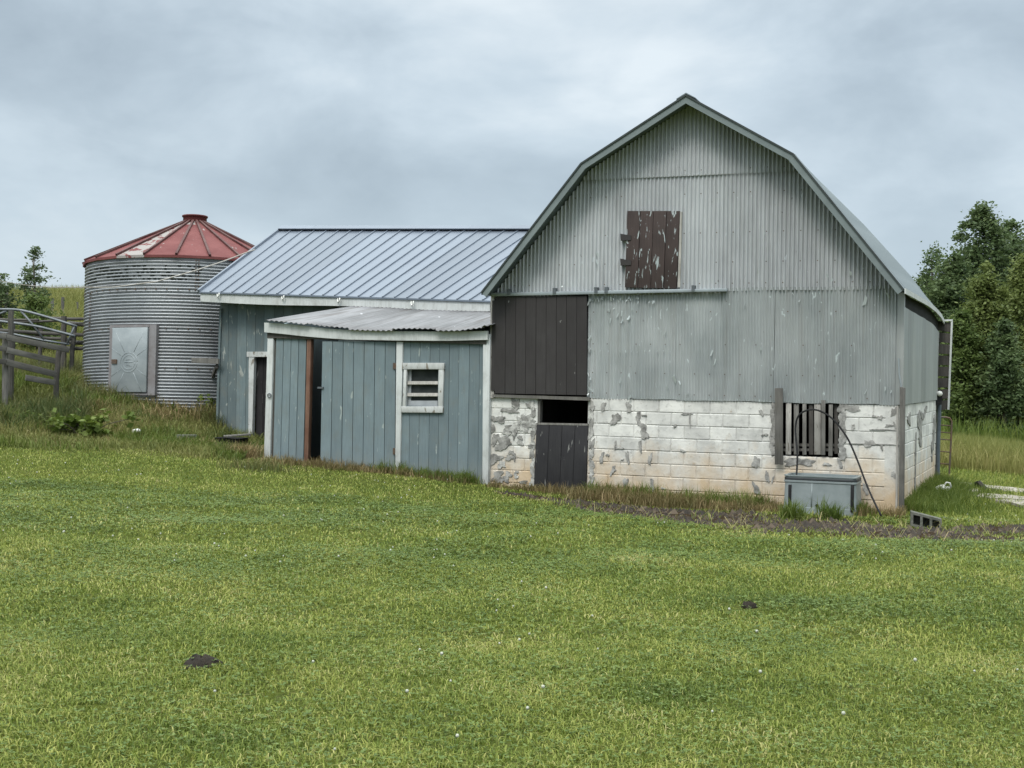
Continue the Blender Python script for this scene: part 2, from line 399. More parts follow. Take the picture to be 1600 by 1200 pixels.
MAT = dict(
    siding=M_metal('galvanised_siding', (.475, .49, .505), (.58, .60, .615), .045, stain=(.23, .228, .225), stain_amt=.35),
    lower=M_metal('green_grey_siding', (.31, .335, .338), (.425, .448, .448), .066, (.55, .60, .60), stain=(.20, .18, .16), stain_amt=.3, rough=.48, metal=.25),
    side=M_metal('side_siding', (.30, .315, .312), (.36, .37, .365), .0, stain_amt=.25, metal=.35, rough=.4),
    roofbarn=M_metal('barn_roof_metal', (.14, .17, .185), (.175, .205, .22), 0, stain_amt=.1, metal=.3),
    rake=M_plain('rake_paint', (.18, .212, .216), (.145, .172, .176), 3, .6),
    darkedge=M_plain('dark_edge', (.05, .06, .06), None, 4, .6),
    shedroof=M_metal('blue_grey_roof_metal', (.152, .18, .228), (.18, .21, .256), 0, (.25, .28, .33), sheet=.92, stain=(.15, .17, .2), stain_amt=.25, metal=.3, rough=.45, streak=.25),
    leanroof=M_metal('weathered_roof_metal', (.125, .125, .132), (.235, .235, .248), .03, (.42, .42, .44), stain=(.06, .045, .038), stain_amt=.95, rough=.5, metal=.2, sheet=.8),
    white=M_wood('white_trim_paint', (.50, .52, .515), (.60, .615, .61), .25, 0, dirt=.35, var=.08),
    whiteworn=M_wood('worn_white_paint', (.48, .49, .485), (.58, .59, .585), .25, .12, (.22, .2, .17), dirt=.45, var=.08),
    blue=M_wood('blue_grey_board_paint', (.152, .194, .212), (.182, .230, .248), .22, .06, (.30, .34, .33), dirt=.25, var=.16, low=(.05, .8, (.20, .21, .19))),
    bluedark=M_wood('blue_grey_siding_paint', (.132, .170, .182), (.170, .212, .220), .3, .09, (.30, .32, .30), dirt=.4, var=.26),
    darkdoor=M_wood('dark_brown_paint', (.040, .036, .036), (.050, .046, .046), .25, .015, (.28, .28, .27), var=.1, rough=.6),
    haydoor=M_wood('peeling_brown_paint', (.056, .043, .041), (.078, .058, .055), .3, .127, (.36, .40, .41), var=.22, peelscale=(19, 4.6, 1)),
    stable=M_wood('scuffed_dark_paint', (.026, .025, .028), (.038, .037, .039), .3, .09, (.20, .2, .19), var=.12, peelscale=(24, 3, 1)),
    blackdoor=M_wood('black_scuffed_board', (.018, .016, .018), (.03, .028, .03), .3, .11, (.13, .12, .12), var=.2),
    greywood=M_wood('weathered_grey_wood', (.135, .128, .118), (.235, .225, .21), .75, 0, dirt=.3, var=.45),
    palewood=M_wood('pale_weathered_wood', (.36, .345, .32), (.46, .44, .41), .7, .1, (.16, .14, .12), dirt=.4, var=.3),
    fencewood=M_wood('old_fence_wood', (.105, .10, .092), (.175, .168, .155), .75, 0, dirt=.4, var=.5),
    darkwood=M_wood('dark_weathered_wood', (.075, .07, .065), (.12, .11, .10), .6, 0, dirt=.2, var=.3),
    redwood=M_wood('rust_red_board', (.13, .062, .042), (.23, .14, .10), .5, .05, (.35, .22, .15), var=.1),
    block=M_block(),
    mortar=M_plain('grey_mortar', (.40, .39, .37), (.155, .15, .142), 10, .95, 0, .8),
    mortarpale=M_plain('pale_mortar', (.56, .55, .52), (.22, .215, .205), 14, .95, 0, .8),
    steel=M_plain('track_steel', (.33, .37, .39), (.27, .30, .32), 4, .5, .3),
    black=M_plain('black_plastic', (.012, .012, .013), (.02, .02, .021), 8, .75),
    dark=M_plain('dark_fill', (.02, .02, .02), None, 4, .9),
    tank=M_plain('blue_grey_tank', (.205, .235, .24), (.26, .29, .295), 5, .45, .15),
    tankrim=M_plain('dark_rim', (.035, .04, .043), None, 6, .5),
    concrete=M_plain('concrete', (.15, .15, .132), (.085, .09, .072), 12, .95, 0, .5),
    pale=M_plain('pale_broken_concrete', (.38, .355, .31), (.18, .155, .125), 9, .9, 0, .5),
    binwall=M_metal('bin_galvanised', (.285, .30, .318), (.355, .37, .388), 0, (.55, .57, .59), sheet=.81, stain=(.17, .13, .12), stain_amt=.35, metal=.5, rough=.42, horiz=True),
    bindoor=M_plain('bin_door_zinc', (.26, .29, .305), (.34, .37, .385), 3, .5, .35),
    binframe=M_plain('bin_frame_steel', (.26, .25, .26), (.20, .18, .18), 5, .6, .3),
    galv=M_plain('galvanised_tube', (.15, .165, .18), (.11, .12, .13), 5, .45, .4),
    rust=M_plain('rusty_steel', (.12, .075, .05), (.09, .08, .07), 9, .8, .1),
    wire=M_plain('pale_cable', (.38, .365, .34), (.28, .25, .22), 2, .6),
    whiteplastic=M_plain('white_plastic', (.75, .75, .72), (.6, .6, .57), 8, .5),
    glass=M_plain('dusty_glass', (.016, .02, .02), (.04, .045, .045), 5, .5),
    bark=M_plain('bark', (.13, .11, .09), (.07, .06, .05), 7, .95, 0, .5),
    dung=M_plain('dark_dung', (.014, .011, .008), (.03, .024, .018), 20, .9, 0, .8),
)
def M_binroof():
    m, t, p = newmat('red_roof_paint'); uv = t.uv(); r = t.attr('rnd')
    n = t.noise(t.pos(), 1.7, 5, .6); n2 = t.noise(t.pos(), 5, 4, .55, .5)
    c = t.mix(t.ramp(n, [(.35, 0.0), (.65, 1.0)]), (.120, .034, .034), (.170, .058, .056))
    f = t.math('ADD', n2, t.math('MULTIPLY', r, .42))
    c = t.mix(t.ramp(f, [(.70, 0.0), (.735, 1.0)]), c, (.27, .25, .24))
    t.put(p.inputs['Base Color'], c); p.inputs['Roughness'].default_value = .75; p.inputs['Specular IOR Level'].default_value = .2
    return m
MAT['binroof'] = M_binroof()

# ------------------------------------------------------------------ ground
def M_ground():
    m, t, p = newmat('ground_soil_and_grass'); ps = t.pos()
    n = t.noise(ps, .55, 5, .6); n2 = t.noise(ps, 7, 6, .65); n3 = t.noise(ps, 40, 4, .6)
    c = t.mix(t.ramp(n, [(.35, 0.0), (.65, 1.0)]), (.060, .082, .016), (.090, .105, .024))
    c = t.mix(t.ramp(n2, [(.42, 0.0), (.66, 1.0)]), c, (.045, .060, .018))
    c = t.mix(t.ramp(n3, [(.5, 0.0), (.7, .6)]), c, (.10, .085, .045))
    bk = t.attr('bank')
    rough = t.mix(t.ramp(n2, [(.4, 0.0), (.62, 1.0)]), (.085, .085, .035), (.125, .10, .055))
    c = t.mix(t.math('MULTIPLY', bk, .8), c, rough)
    d = t.math('ADD', t.attr('dirt'), t.math('MULTIPLY', t.math('SUBTRACT', n2, .5), .9))
    soil = t.mix(t.ramp(n3, [(.35, 0.0), (.65, 1.0)]), (.022, .016, .010), (.058, .042, .027))
    c = t.mix(t.ramp(d, [(.42, 0.0), (.6, 1.0)]), c, soil)
    t.put(p.inputs['Base Color'], c); p.inputs['Roughness'].default_value = 1.0; p.inputs['Specular IOR Level'].default_value = 0.0
    t.put(p.inputs['Normal'], t.bump(t.math('ADD', n3, n2), .7, .03))
    return m
def ground():
    far = np.array([60, 70, 85, 105, 130, 160, 220, 320, 500, 800, 1400.])
    xs = np.r_[-far[::-1], np.arange(-58, -16, 2.0), np.arange(-16, 14, .2), np.arange(14, 58, 2.0), far]
    ys = np.r_[-far[::-1], np.arange(-58, 2, 4.0), np.arange(3, 34, .2), np.arange(34, 60, 1.0), far + 2]
    X, Y = np.meshgrid(xs, ys); x = X.ravel(); y = Y.ravel(); z = gz(x, y)
    dd = np.full(len(x), 9.0); near = (abs(x) < 16) & (y > 12) & (y < 34); dd[near] = dirt_dist(x[near], y[near])
    dirt = np.clip(1.12 - dd * .62, 0, 1); inb = in_building(x, y, .25); dirt = np.maximum(dirt, inb * .8)
    bk = bank(x, y) * (x < -3.5)
    nx, ny = len(xs), len(ys)
    i = np.arange(nx * ny).reshape(ny, nx)
    q = np.stack([i[:-1, :-1], i[:-1, 1:], i[1:, 1:], i[1:, :-1]], -1).reshape(-1, 4)
    o = mesh_np('ground', np.c_[x, y, z], q, None, np.c_[x, y], None, M_ground(), None, True, {'dirt': dirt, 'bank': bk})
    tag(o, 'grassy farmyard ground sloping up to the left', None, None, 'structure')
ground()

# ------------------------------------------------------------------ barn
barn = thing('barn', B.W(-3.2, -.35, -2.8), 'grey metal-clad barn with gambrel roof and whitewashed block base', 'barn')
DEPTH = 5.6
KF = .45                                   # rake overhang
EL, KL, AP, KR, ER = B.px(752, 457, KF), B.px(908, 255, KF), B.px(1072, 148, KF), B.px(1240, 240, KF), B.px(1413, 452, KF)
OUT = [EL, KL, AP, KR, ER]
BK = [B.px(x, y, -5.85) for x, y in ((1258, 262), (1350, 352), (1424, 433))]   # the old roof sags towards its far end
def roof_v(u):
    return float(np.interp(u, [p[0] for p in OUT], [p[1] for p in OUT]))

def corrugated(F, ucoords, vbot, vtop, k, pitch, amp, mb=None, rows=1, phase=0.0, dent=0.0, seed=1):
    """a corrugated sheet; vbot and vtop are functions of u"""
    mb = mb or MB(); prev = None
    for u in ucoords:
        a, b = vbot(u), vtop(u)
        if b - a < .01: prev = None; continue
        kk = k + amp * math.sin((u / pitch + phase) * 2 * math.pi)
        col = []
        for j in range(rows + 1):
            v = a + (b - a) * j / rows
            dz = dent * float(vnoise1(np.array([u * 1.7 + v * .9 + seed * 13]), seed)[0]) if dent else 0
            col.append(mb.vert(F.W(u, v, kk + dz), (u, v), .5))
        if prev:
            for j in range(rows): mb.q.append([prev[j], col[j], col[j + 1], prev[j + 1]])
        prev = col
    return mb
def nails(mb, F, u0, u1, vs, pitch, k, step=3, skip=.25, vtop=None):
    for v in vs:
        n = int((u1 - u0) / (pitch * step))
        for i in range(n):
            u = u0 + (i + .25 / step) * pitch * step
            if random.random() < skip or (vtop and v > vtop(u) - .1): continue
            s = .008
            mb.face([F.W(u - s, v - s, k), F.W(u + s, v - s, k), F.W(u + s, v + s, k), F.W(u - s, v + s, k)], [(90, 90)] * 4, .5)

PITCH_C = .0635; PL = .047
UL, UR = -6.45, 0.0
s1a, s1b = B.px(905, 283), B.px(1245, 268)
s2a, s2b = B.px(768, 462), B.px(1400, 447)
seam1 = lambda u: s1a[1] + (s1b[1] - s1a[1]) * (u - s1a[0]) / (s1b[0] - s1a[0])
seam2 = lambda u: s2a[1] + (s2b[1] - s2a[1]) * (u - s2a[0]) / (s2b[0] - s2a[0]) + .012 * math.sin(u * 2.2)
rv = lambda u: roof_v(u) - .05
uu = np.arange(UL, UR + .001, PITCH_C / 8)
mb = corrugated(B, uu, seam1, rv, .046, PITCH_C, .030, rows=1)
corrugated(B, uu, lambda u: seam2(u) - .03, lambda u: min(rv(u), seam1(u) + .04), .020, PITCH_C, .030, mb, rows=4, dent=.012)
mb.build('gable_siding', MAT['siding'], barn, True)
mbn = MB()
nails(mbn, B, -6.3, -.1, [seam1(-3) + .08, 4.35, 3.75, 3.3, 2.98], PITCH_C, .0635, 4, .3, rv)
nails(mbn, B, -4.7, -.05, [2.55, 2.05, 1.6, 1.28], PL, .042, 5, .3)
mbn.build('nail_heads', MAT['rust'], barn)['kind'] = 'stuff'
uu2 = np.arange(-4.80, UR + .001, PL / 6)
mb = MB()
# lower cladding hung as sheets of .82 m, each lapped a few millimetres over the next
sheet_edges = [-4.80, -4.12, -3.35, -2.62, -1.86, -1.05, -.32, 0.0]
for i in range(len(sheet_edges) - 1):
    a, b = sheet_edges[i], sheet_edges[i + 1] + (.03 if i < len(sheet_edges) - 2 else 0)
    jag = lambda u, i=i: 1.193 + .004 * math.sin(u * 9 + i) + (.005 if i % 2 else -.003)
    corrugated(B, np.arange(a, b, PL / 6), jag, lambda u: seam2(u) + .02, .006 + .009 * (i % 2), PL, .012, mb, rows=5, dent=.014, seed=i)
mb.build('lower_siding', MAT['lower'], barn, True)
# bent torn tin along the top of the lower sheets and beside the big door
mb = MB(); rr = random.Random(3)
def torn(px, py, s, k=.03):
    u, v = B.px(px, py); a = rr.uniform(-.6, .6)
    c, sn = math.cos(a), math.sin(a); w = s * rr.uniform(.25, .6); h = s * rr.uniform(.6, 1.7)
    pts = [(-w, -h), (w * rr.uniform(.3, 1), -h * rr.uniform(.2, 1)), (w, h * rr.uniform(.4, 1)), (-w * rr.uniform(0, 1), h)]
    mb.face([B.W(u + x * c - y * sn, v + x * sn + y * c, k + rr.uniform(0, .03)) for x, y in pts], [(70 + rr.random(), 70)] * 4, rr.random())
for i in range(34): torn(922 + 118 * rr.random() ** 1.3, 464 + rr.random() * 9, .022)
for i in range(10): torn(rr.uniform(940, 990), rr.uniform(478, 505), .03)
for y in (475, 500, 528, 545, 548, 585, 592, 600, 607, 612, 616): torn(920 + rr.random() * 4, y, .03)
for i in range(14): torn(920 + i * 9.5 + rr.random() * 5, 548 + rr.random() * 2, .016)
for x, y, s in [(1055, 593, .04), (1063, 598, .03), (1044, 606, .03), (970, 595, .035), (1113, 552, .045), (1118, 566, .035), (1040, 520, .03), (1294, 432, .045), (1300, 438, .04), (1330, 427, .04), (1347, 624, .03), (1353, 612, .035), (1393, 612, .03), (1384, 608, .03),
                (1195, 365, .025), (1185, 425, .02), (934, 410, .03), (935, 398, .04), (880, 448, .02), (930, 450, .03), (795, 452, .025), (1100, 195, .03), (1098, 205, .025), (1190, 545, .03), (985, 622, .04), (1075, 618, .03), (1060, 622, .03), (1120, 600, .02), (1165, 480, .02), (1240, 460, .02), (1170, 300, .02), (1250, 470, .02), (1388, 462, .04), (1352, 470, .06)]:
    torn(x, y, s)
mb.build('torn_tin', M_metal('bright_torn_tin', (.42, .46, .46), (.54, .58, .58), 0, metal=.3, rough=.4, stain_amt=.2), barn)['kind'] = 'stuff'

# --- block walls
DOOR = (B.px(840, 625)[0], B.px(919, 625)[0], -.9, B.px(840, 626)[1])
WIN = (B.px(1211, 630)[0], B.px(1312, 630)[0], B.px(1260, 711)[1], 1.25)
def block_wall(F, u0, u1, top, ncourse, holes, name, phase=0, seed=2):
    r_ = random.Random(seed); mb = MB(); j = .0045; ch = .2
    for c in range(ncourse):
        v1 = top - c * ch; v0 = v1 - ch; vc = (v0 + v1) / 2
        segs = [(u0, u1)]
        for (a, b, lo, hi) in holes:
            if lo < vc < hi:
                segs = [s for (x, y) in segs for s in ((x, min(y, a)), (max(x, b), y)) if s[1] - s[0] > .02]
        for (x, y) in segs:
            e = [x] + [w for w in np.arange(u0 - .4 + phase + (.2 if c % 2 else 0), u1, .405) if x + .05 < w < y - .05] + [y]
            mb.box(F, x, y, v0, v1, -.013, -.2, .2)          # mortar core
            for a, b in zip(e[:-1], e[1:]):
                k = r_.uniform(-.006, .0); r = r_.random(); tl = r_.uniform(-.003, .003)
                o = [(a + j, v0 + j), (b - j, v0 + j), (b - j, v1 - j), (a + j, v1 - j)]; s = .009
                i = [(a + j + s, v0 + j + s + tl), (b - j - s, v0 + j + s), (b - j - s, v1 - j - s + tl), (a + j + s, v1 - j - s)]
                mb.face([F.W(*p, k) for p in i], i, r)
                for q in range(4):
                    A, Bq, Cq, Dq = o[q], o[(q + 1) % 4], i[(q + 1) % 4], i[q]
                    mb.face([F.W(*A, -.012), F.W(*Bq, -.012), F.W(*Cq, k), F.W(*Dq, k)], [A, Bq, Cq, Dq], r)
    return mb.build(name, MAT['block'], barn)
block_wall(B, UL, UR, 1.195, 10, [DOOR, WIN], 'block_wall')
block_wall(S, .0, DEPTH, 1.195, 10, [], 'side_block_wall', .2, 5)
def blob(mb, F, u, v, a, b, k, rr_, n=22, r=.5, kb=-.01):
    ph, p2, p3 = (rr_.random() * 6.28 for _ in range(3)); sk = rr_.uniform(-.5, .5)
    poly = []
    for i in range(n):
        t = 2 * math.pi * i / n; q = 1 + .24 * math.sin(2 * t + ph) + .2 * math.sin(3 * t + p2) + .14 * math.sin(5 * t + p3) + .16 * rr_.uniform(-1, 1)
        sq = 1 / max(abs(math.cos(t)), abs(math.sin(t))) ** .7      # squarish, as broken edges are
        x = a * q * sq * math.cos(t) * .9; y = b * q * sq * math.sin(t) * .9
        poly.append((u + x + sk * y * .5, v + y))
    mb.prism(F, poly, k, kb, r)
rr = random.Random(11)
m1, m2 = MB(), MB()
def patch(px, py, ax, ay, F=B, pale=False, kk=None):
    u, v = F.px(px, py); s = 1 / 103.
    if DOOR[0] - .02 < u < DOOR[1] + .02 and v < DOOR[3] and F is B: return
    blob(m2 if pale else m1, F, u, v, ax * s, ay * s, (kk or .010) + rr.uniform(0, .003), rr)
z3 = [(295, 225, 35, 35), (250, 275, 70, 15), (150, 330, 40, 22), (370, 330, 40, 38), (205, 500, 62, 50), (140, 610, 40, 34), (290, 420, 16, 50), (170, 735, 50, 40), (285, 600, 9, 26), (150, 470, 30, 40),
      (130, 400, 18, 40), (225, 745, 30, 25), (900, 245, 20, 28), (1078, 250, 20, 34), (985, 330, 34, 42), (1145, 330, 20, 46), (1185, 420, 32, 50), (1158, 520, 13, 38), (890, 600, 15, 38), (1070, 600, 15, 38),
      (1225, 610, 14, 38), (965, 690, 12, 36), (1055, 770, 17, 36), (1240, 790, 15, 44), (985, 510, 7, 34), (1480, 295, 40, 7), (1502, 340, 6, 40), (1400, 380, 10, 10)]
for x, y, a, b in z3: patch(740 + x / 4.444, 580 + y / 4.444, a / 4.444, b / 4.444)
z5 = [(60, 350, 20, 28), (960, 305, 90, 32), (980, 495, 16, 26), (1250, 400, 22, 22), (1190, 385, 18, 12), (1140, 660, 46, 38), (1265, 695, 13, 28), (1390, 340, 26, 45), (120, 990, 17, 56), (175, 1020, 10, 32), (20, 840, 30, 48),
      (870, 790, 32, 40), (850, 860, 22, 40), (430, 840, 130, 45), (1275, 520, 140, 5), (1200, 665, 200, 5), (1400, 480, 12, 30)]
for x, y, a, b in z5: patch(1180 + x / 6.4, 590 + y / 6.4, a / 6.4, b / 6.4, B, False)
z6 = [(145, 640, 15, 36), (205, 575, 10, 32), (740, 640, 12, 36), (890, 560, 12, 16), (140, 500, 15, 30)]
for x, y, a, b in z6: patch(1140 + x / 3.478, 580 + y / 3.478, a / 3.478, b / 3.478)
for i in range(9):                         # parging down both jambs of the openings
    patch(834 - rr.random() * 3, 634 + i * 15, 4.5, 9, B, i % 2 == 0); patch(923 + rr.random() * 3, 634 + i * 15, 4, 9, B, i % 2 == 1)
for i in range(6): patch(1206 + rr.random() * 3, 638 + i * 13, 4, 9); patch(1314 + rr.random() * 3, 638 + i * 13, 5, 9)
for i in range(26): patch(rr.uniform(770, 832), rr.uniform(628, 755), rr.uniform(3, 10), rr.uniform(2, 6), B, rr.random() < .5)
for i in range(10): patch(rr.uniform(930, 1400), rr.uniform(640, 780), rr.uniform(2, 6), rr.uniform(1, 2.5), B, rr.random() < .6)
for x, y, w, h in [(1437, 668, 16, 25), (1440, 650, 18, 8), (1459, 672, 10, 28), (1456, 705, 5, 18), (1430, 720, 4, 40), (1420, 655, 8, 10), (1446, 640, 8, 6)]:
    u, v = S.px(x, y); blob(m1, S, u, v, w / 103 * 2.0, h / 95., .012, rr)
m1.build('mortar_patches', MAT['mortar'], barn)['kind'] = 'stuff'
m2.build('pale_mortar_patches', MAT['mortarpale'], barn)['kind'] = 'stuff'

# --- the other walls, dark floor, roof
mb = MB()
mb.prism(B, [(UL, -.6), (UR, -.6), (UR, 2.5), (BK[0][0] - .1, BK[0][1] - .15), (AP[0], AP[1] - .45), (KL[0], KL[1] - .12), (UL, 2.75)], -DEPTH, -DEPTH - .12)
mb.build('back_wall', MAT['darkwood'], barn)
mb = MB(); mb.hexa([B.W(UL, -.6, -.2), B.W(UL + .15, -.6, -.2), B.W(UL + .15, 2.75, -.2), B.W(UL, 2.75, -.2), B.W(UL, -.6, -DEPTH), B.W(UL + .15, -.6, -DEPTH), B.W(UL + .15, 2.75, -DEPTH), B.W(UL, 2.75, -DEPTH)])
mb.build('left_wall', MAT['side'], barn)
eave_px = [((1413, 452), KF), ((1436, 465), -1.6), ((1450, 473), -3.0), ((1461, 482), -4.2), ((1469, 491), -5.0), ((1475, 503), -5.85)]
EAVE = [(k,) + B.px(x, y, k) for (x, y), k in eave_px]
def eave_r(k):
    ks = [-e[0] for e in EAVE]; return float(np.interp(-k, ks, [e[1] for e in EAVE])), float(np.interp(-k, ks, [e[2] for e in EAVE]))
ks = np.linspace(KF, -5.85, 22)
def section(k):
    e = eave_r(k); t = (KF - k) / (KF + 5.85); mixp = lambda a, b: (a[0] + (b[0] - a[0]) * t, a[1] + (b[1] - a[1]) * t)
    f1 = (KR[0] + (e[0] - KR[0]) * .45, KR[1] + (e[1] - KR[1]) * .45); f2 = (KR[0] + (e[0] - KR[0]) * .8, KR[1] + (e[1] - KR[1]) * .8)
    return [EL, KL, mixp(AP, (AP[0], AP[1] - .30)), mixp(KR, BK[0]), mixp(f1, BK[1]), mixp(f2, BK[2]), e]
mb = MB(); prev = None; th = .035
for k in ks:
    sec = section(k); row = [mb.vert(B.W(u, v, k), (k, i * 1.5), .5) for i, (u, v) in enumerate(sec)]
    rowb = [mb.vert(B.W(u, v - th, k), (k, i * 1.5), .5) for i, (u, v) in enumerate(sec)]
    if prev:
        for i in range(len(sec) - 1):
            mb.q.append([prev[0][i], prev[0][i + 1], row[i + 1], row[i]]); mb.q.append([prev[1][i + 1], prev[1][i], rowb[i], rowb[i + 1]])
        mb.q.append([prev[0][-1], prev[1][-1], rowb[-1], row[-1]]); mb.q.append([prev[1][0], prev[0][0], row[0], rowb[0]])
    else:
        for i in range(len(sec) - 1): mb.q.append([row[i + 1], row[i], rowb[i], rowb[i + 1]])
    prev = (row, rowb)
for k in np.arange(.05, -5.8, -.30):
    sec = section(k)
    for i in range(len(sec) - 1): mb.tube([B.W(sec[i][0], sec[i][1] + .004, k), B.W(sec[i + 1][0], sec[i + 1][1] + .004, k)], .012, 5)
roof = mb.build('roof', MAT['roofbarn'], barn)
mb = MB()                                   # ridge cap
for sgn, q in ((-1, KL), (1, KR)):
    d = np.array(q) - np.array(AP); d /= np.linalg.norm(d); e = np.array(AP) + d * .17
    mb.hexa([B.W(AP[0], AP[1] + .012, KF + .01), B.W(e[0], e[1] + .02, KF + .01), B.W(e[0], e[1] + .034, KF + .01), B.W(AP[0], AP[1] + .03, KF + .01),
             B.W(AP[0], AP[1] - .288, -5.9), B.W(e[0], e[1] - .28, -5.9), B.W(e[0], e[1] - .266, -5.9), B.W(AP[0], AP[1] - .27, -5.9)])
mb.build('ridge_cap', MAT['roofbarn'], roof)
def offset_in(poly, d):
    out = []
    for i, p in enumerate(poly):
        ns = []
        for a, b in ((i - 1, i), (i, i + 1)):
            if 0 <= a and b < len(poly):
                t = np.array(poly[b]) - np.array(poly[a]); t /= np.linalg.norm(t); ns.append(np.array([t[1], -t[0]]))
        n = sum(ns); n /= np.linalg.norm(n); n /= max(.5, n @ ns[0]); out.append((p[0] + n[0] * d, p[1] + n[1] * d))
    return out
inner = offset_in(OUT, .112); lip = offset_in(OUT, -.004); lip2 = offset_in(OUT, .022)
mb = MB(); mc = MB()
for i in range(4):
    a, b, c, d = OUT[i], OUT[i + 1], inner[i + 1], inner[i]
    sh = lambda p: (p[0], p[1] - .002)
    mb.quadbox(B, [d, c, sh(b), sh(a)], KF + .012, KF - .028)
    mc.quadbox(B, [lip2[i], lip2[i + 1], lip[i + 1], lip[i]], KF + .030, KF + .013)
mb.build('rake_trim', MAT['rake'], barn); mc.build('rake_edge', MAT['darkedge'], barn)
mb = MB(); pts = [B.W(e[1] + .012, e[2] - .025, e[0]) for e in EAVE]
for a, b in zip(pts[:-1], pts[1:]): mb.beam(a, b, .02, .075)
mb.build('eave_trim', MAT['white'], barn)
# side siding: follows the eave underside
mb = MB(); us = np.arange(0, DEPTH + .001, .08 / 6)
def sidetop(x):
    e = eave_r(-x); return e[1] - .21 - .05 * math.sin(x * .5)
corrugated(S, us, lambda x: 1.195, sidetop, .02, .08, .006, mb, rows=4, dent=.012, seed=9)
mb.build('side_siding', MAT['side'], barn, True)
mb = MB()  # dark strip added below the eave, its colour standing in for the shade there
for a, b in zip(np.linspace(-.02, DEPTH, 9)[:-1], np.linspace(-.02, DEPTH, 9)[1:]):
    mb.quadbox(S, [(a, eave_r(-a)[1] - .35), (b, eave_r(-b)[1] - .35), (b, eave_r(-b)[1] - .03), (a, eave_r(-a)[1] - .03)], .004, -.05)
mb.build('eave_shade_strip', MAT['dark'], barn)
# weathered corner post, its thin boards and a bent flashing
mb = MB(); q = lambda pts, k: [B.px(x, y, k) for x, y in pts]
mb.quadbox(B, q([(1404, 800), (1412, 800), (1414, 606), (1406, 604)], .10), .10, .02, .3); mb.build('corner_post', MAT['greywood'], barn, bevel=.006)
mb = MB(); mb.quadbox(B, q([(1399, 798), (1402, 798), (1404, 634), (1401, 634)], .04), .045, .012, .6); mb.build('corner_board', MAT['palewood'], barn)
mb = MB(); mb.box(B, -.05, .045, 1.2, ER[1] - .02, .036, -.03, .6); mb.build('corner_flashing', MAT['side'], barn)
mb = MB(); mb.tube([B.W(*B.px(x, y, .06), .06) for x, y in [(1404, 560), (1405, 585), (1408, 603), (1407, 625)]], .012, 6); mb.build('bent_flashing', MAT['steel'], barn)

# --- gable door with strap hinges
mb = MB()
for i in range(4):
    a0, a1 = i / 4 + .004, (i + 1) / 4 - .004
    top = lambda t: (980 + (1062 - 980) * t, 329.5); bot = lambda t: (976 + (1057 - 976) * t, 449 + t * 2)
    k = .085 + rr.uniform(0, .008)
    mb.quadbox(B, [B.px(*bot(a0), .09), B.px(*bot(a1), .09), B.px(*top(a1), .09), B.px(*top(a0), .09)], k, .048, rr.random())
hd = mb.build('hay_door', MAT['haydoor'], barn, bevel=.003)
for y in (371, 410):
    mb = MB(); mb.quadbox(B, q([(970, y + 5), (986, y + 4), (986, y - 3), (969, y - 6)], .1), .105, .04); mb.build('hinge', MAT['darkdoor'], hd)
mb = MB(); mb.quadbox(B, q([(1059, 449), (1063, 449), (1066, 331), (1063, 331)], .06), .075, .04, .7); mb.build('door_casing', MAT['palewood'], barn)
# --- big sliding door and its track
mb = MB()
for i in range(9):
    a0, a1 = i / 9 + .0022, (i + 1) / 9 - .0022
    k = .075 + rr.uniform(0, .004)
    top = lambda t: (774.5 + (917 - 774.5) * t, 463.5 - t * 1.5); bot = lambda t: (773 + (917 - 773) * t, 614.5 + t * 3)
    mb.quadbox(B, [B.px(*bot(a0), .075), B.px(*bot(a1), .075), B.px(*top(a1), .075), B.px(*top(a0), .075)], k, .045, rr.random())
mb.box(B, B.px(776, 0, .07)[0], B.px(915, 0, .07)[0], 1.28, 2.74, .066, .03, .1)
sd = mb.build('sliding_door', MAT['darkdoor'], barn)
mb = MB(); mb.quadbox(B, q([(766, 463), (1136, 455.5), (1136, 450.5), (766, 457.5)], .1), .115, .045)
track = mb.build('door_track', MAT['steel'], barn, bevel=.004)
for x in (795, 866, 931, 947, 1083):
    mb = MB(); y = 460 - (x - 766) * 7.3 / 370
    mb.quadbox(B, q([(x - 2.5, y + 1), (x + 2.5, y + 1), (x + 2.5, y - 8), (x - 2.5, y - 8)], .12), .125, .04); mb.build('bracket', MAT['galv'], track)
mb = MB(); mb.quadbox(B, q([(770, 620.5), (921, 626), (921, 620.5), (770, 616)], .05), .06, -.1, .4)
mb.build('sill_board', MAT['greywood'], barn)
mb = MB(); mb.quadbox(B, q([(765.5, 622), (772, 622), (772.5, 463), (767, 463)], .04), .05, -.05, .6); mb.build('corner_board', MAT['palewood'], barn)
# --- half door, frame
mb = MB()
for i in range(4):
    a0, a1 = i / 4 + .003, (i + 1) / 4 - .003
    top = lambda t: (838 + (919 - 838) * t, 663.5 + t * 1); bot = lambda t: (834 + (915 - 834) * t, 761.5 + 5 * t)
    k = .02 + rr.uniform(0, .006)
    mb.quadbox(B, [B.px(*bot(a0), .02), B.px(*bot(a1), .02), B.px(*top(a1), .02), B.px(*top(a0), .02)], k, -.02, rr.random())
st = mb.build('stable_door', MAT['stable'], barn, bevel=.003)
mb = MB(); mb.quadbox(B, q([(838, 663.5), (919.5, 665), (919.5, 662), (838, 660.5)], .02), .028, -.02, .8); mb.build('top_rail', MAT['greywood'], st)
mb = MB()
mb.quadbox(B, q([(833, 772), (838.5, 772), (843.5, 626), (839, 626)], .0), -.022, -.14, .3); mb.quadbox(B, q([(915, 774), (919, 774), (922, 626), (918, 626)], .0), -.022, -.14, .5)
mb.build('door_frame', MAT['greywood'], barn)
mb = MB(); mb.quadbox(B, q([(838, 779), (918, 782), (918, 772.5), (838, 769)], .0), .03, -.16, .4); mb.build('threshold', MAT['concrete'], barn)
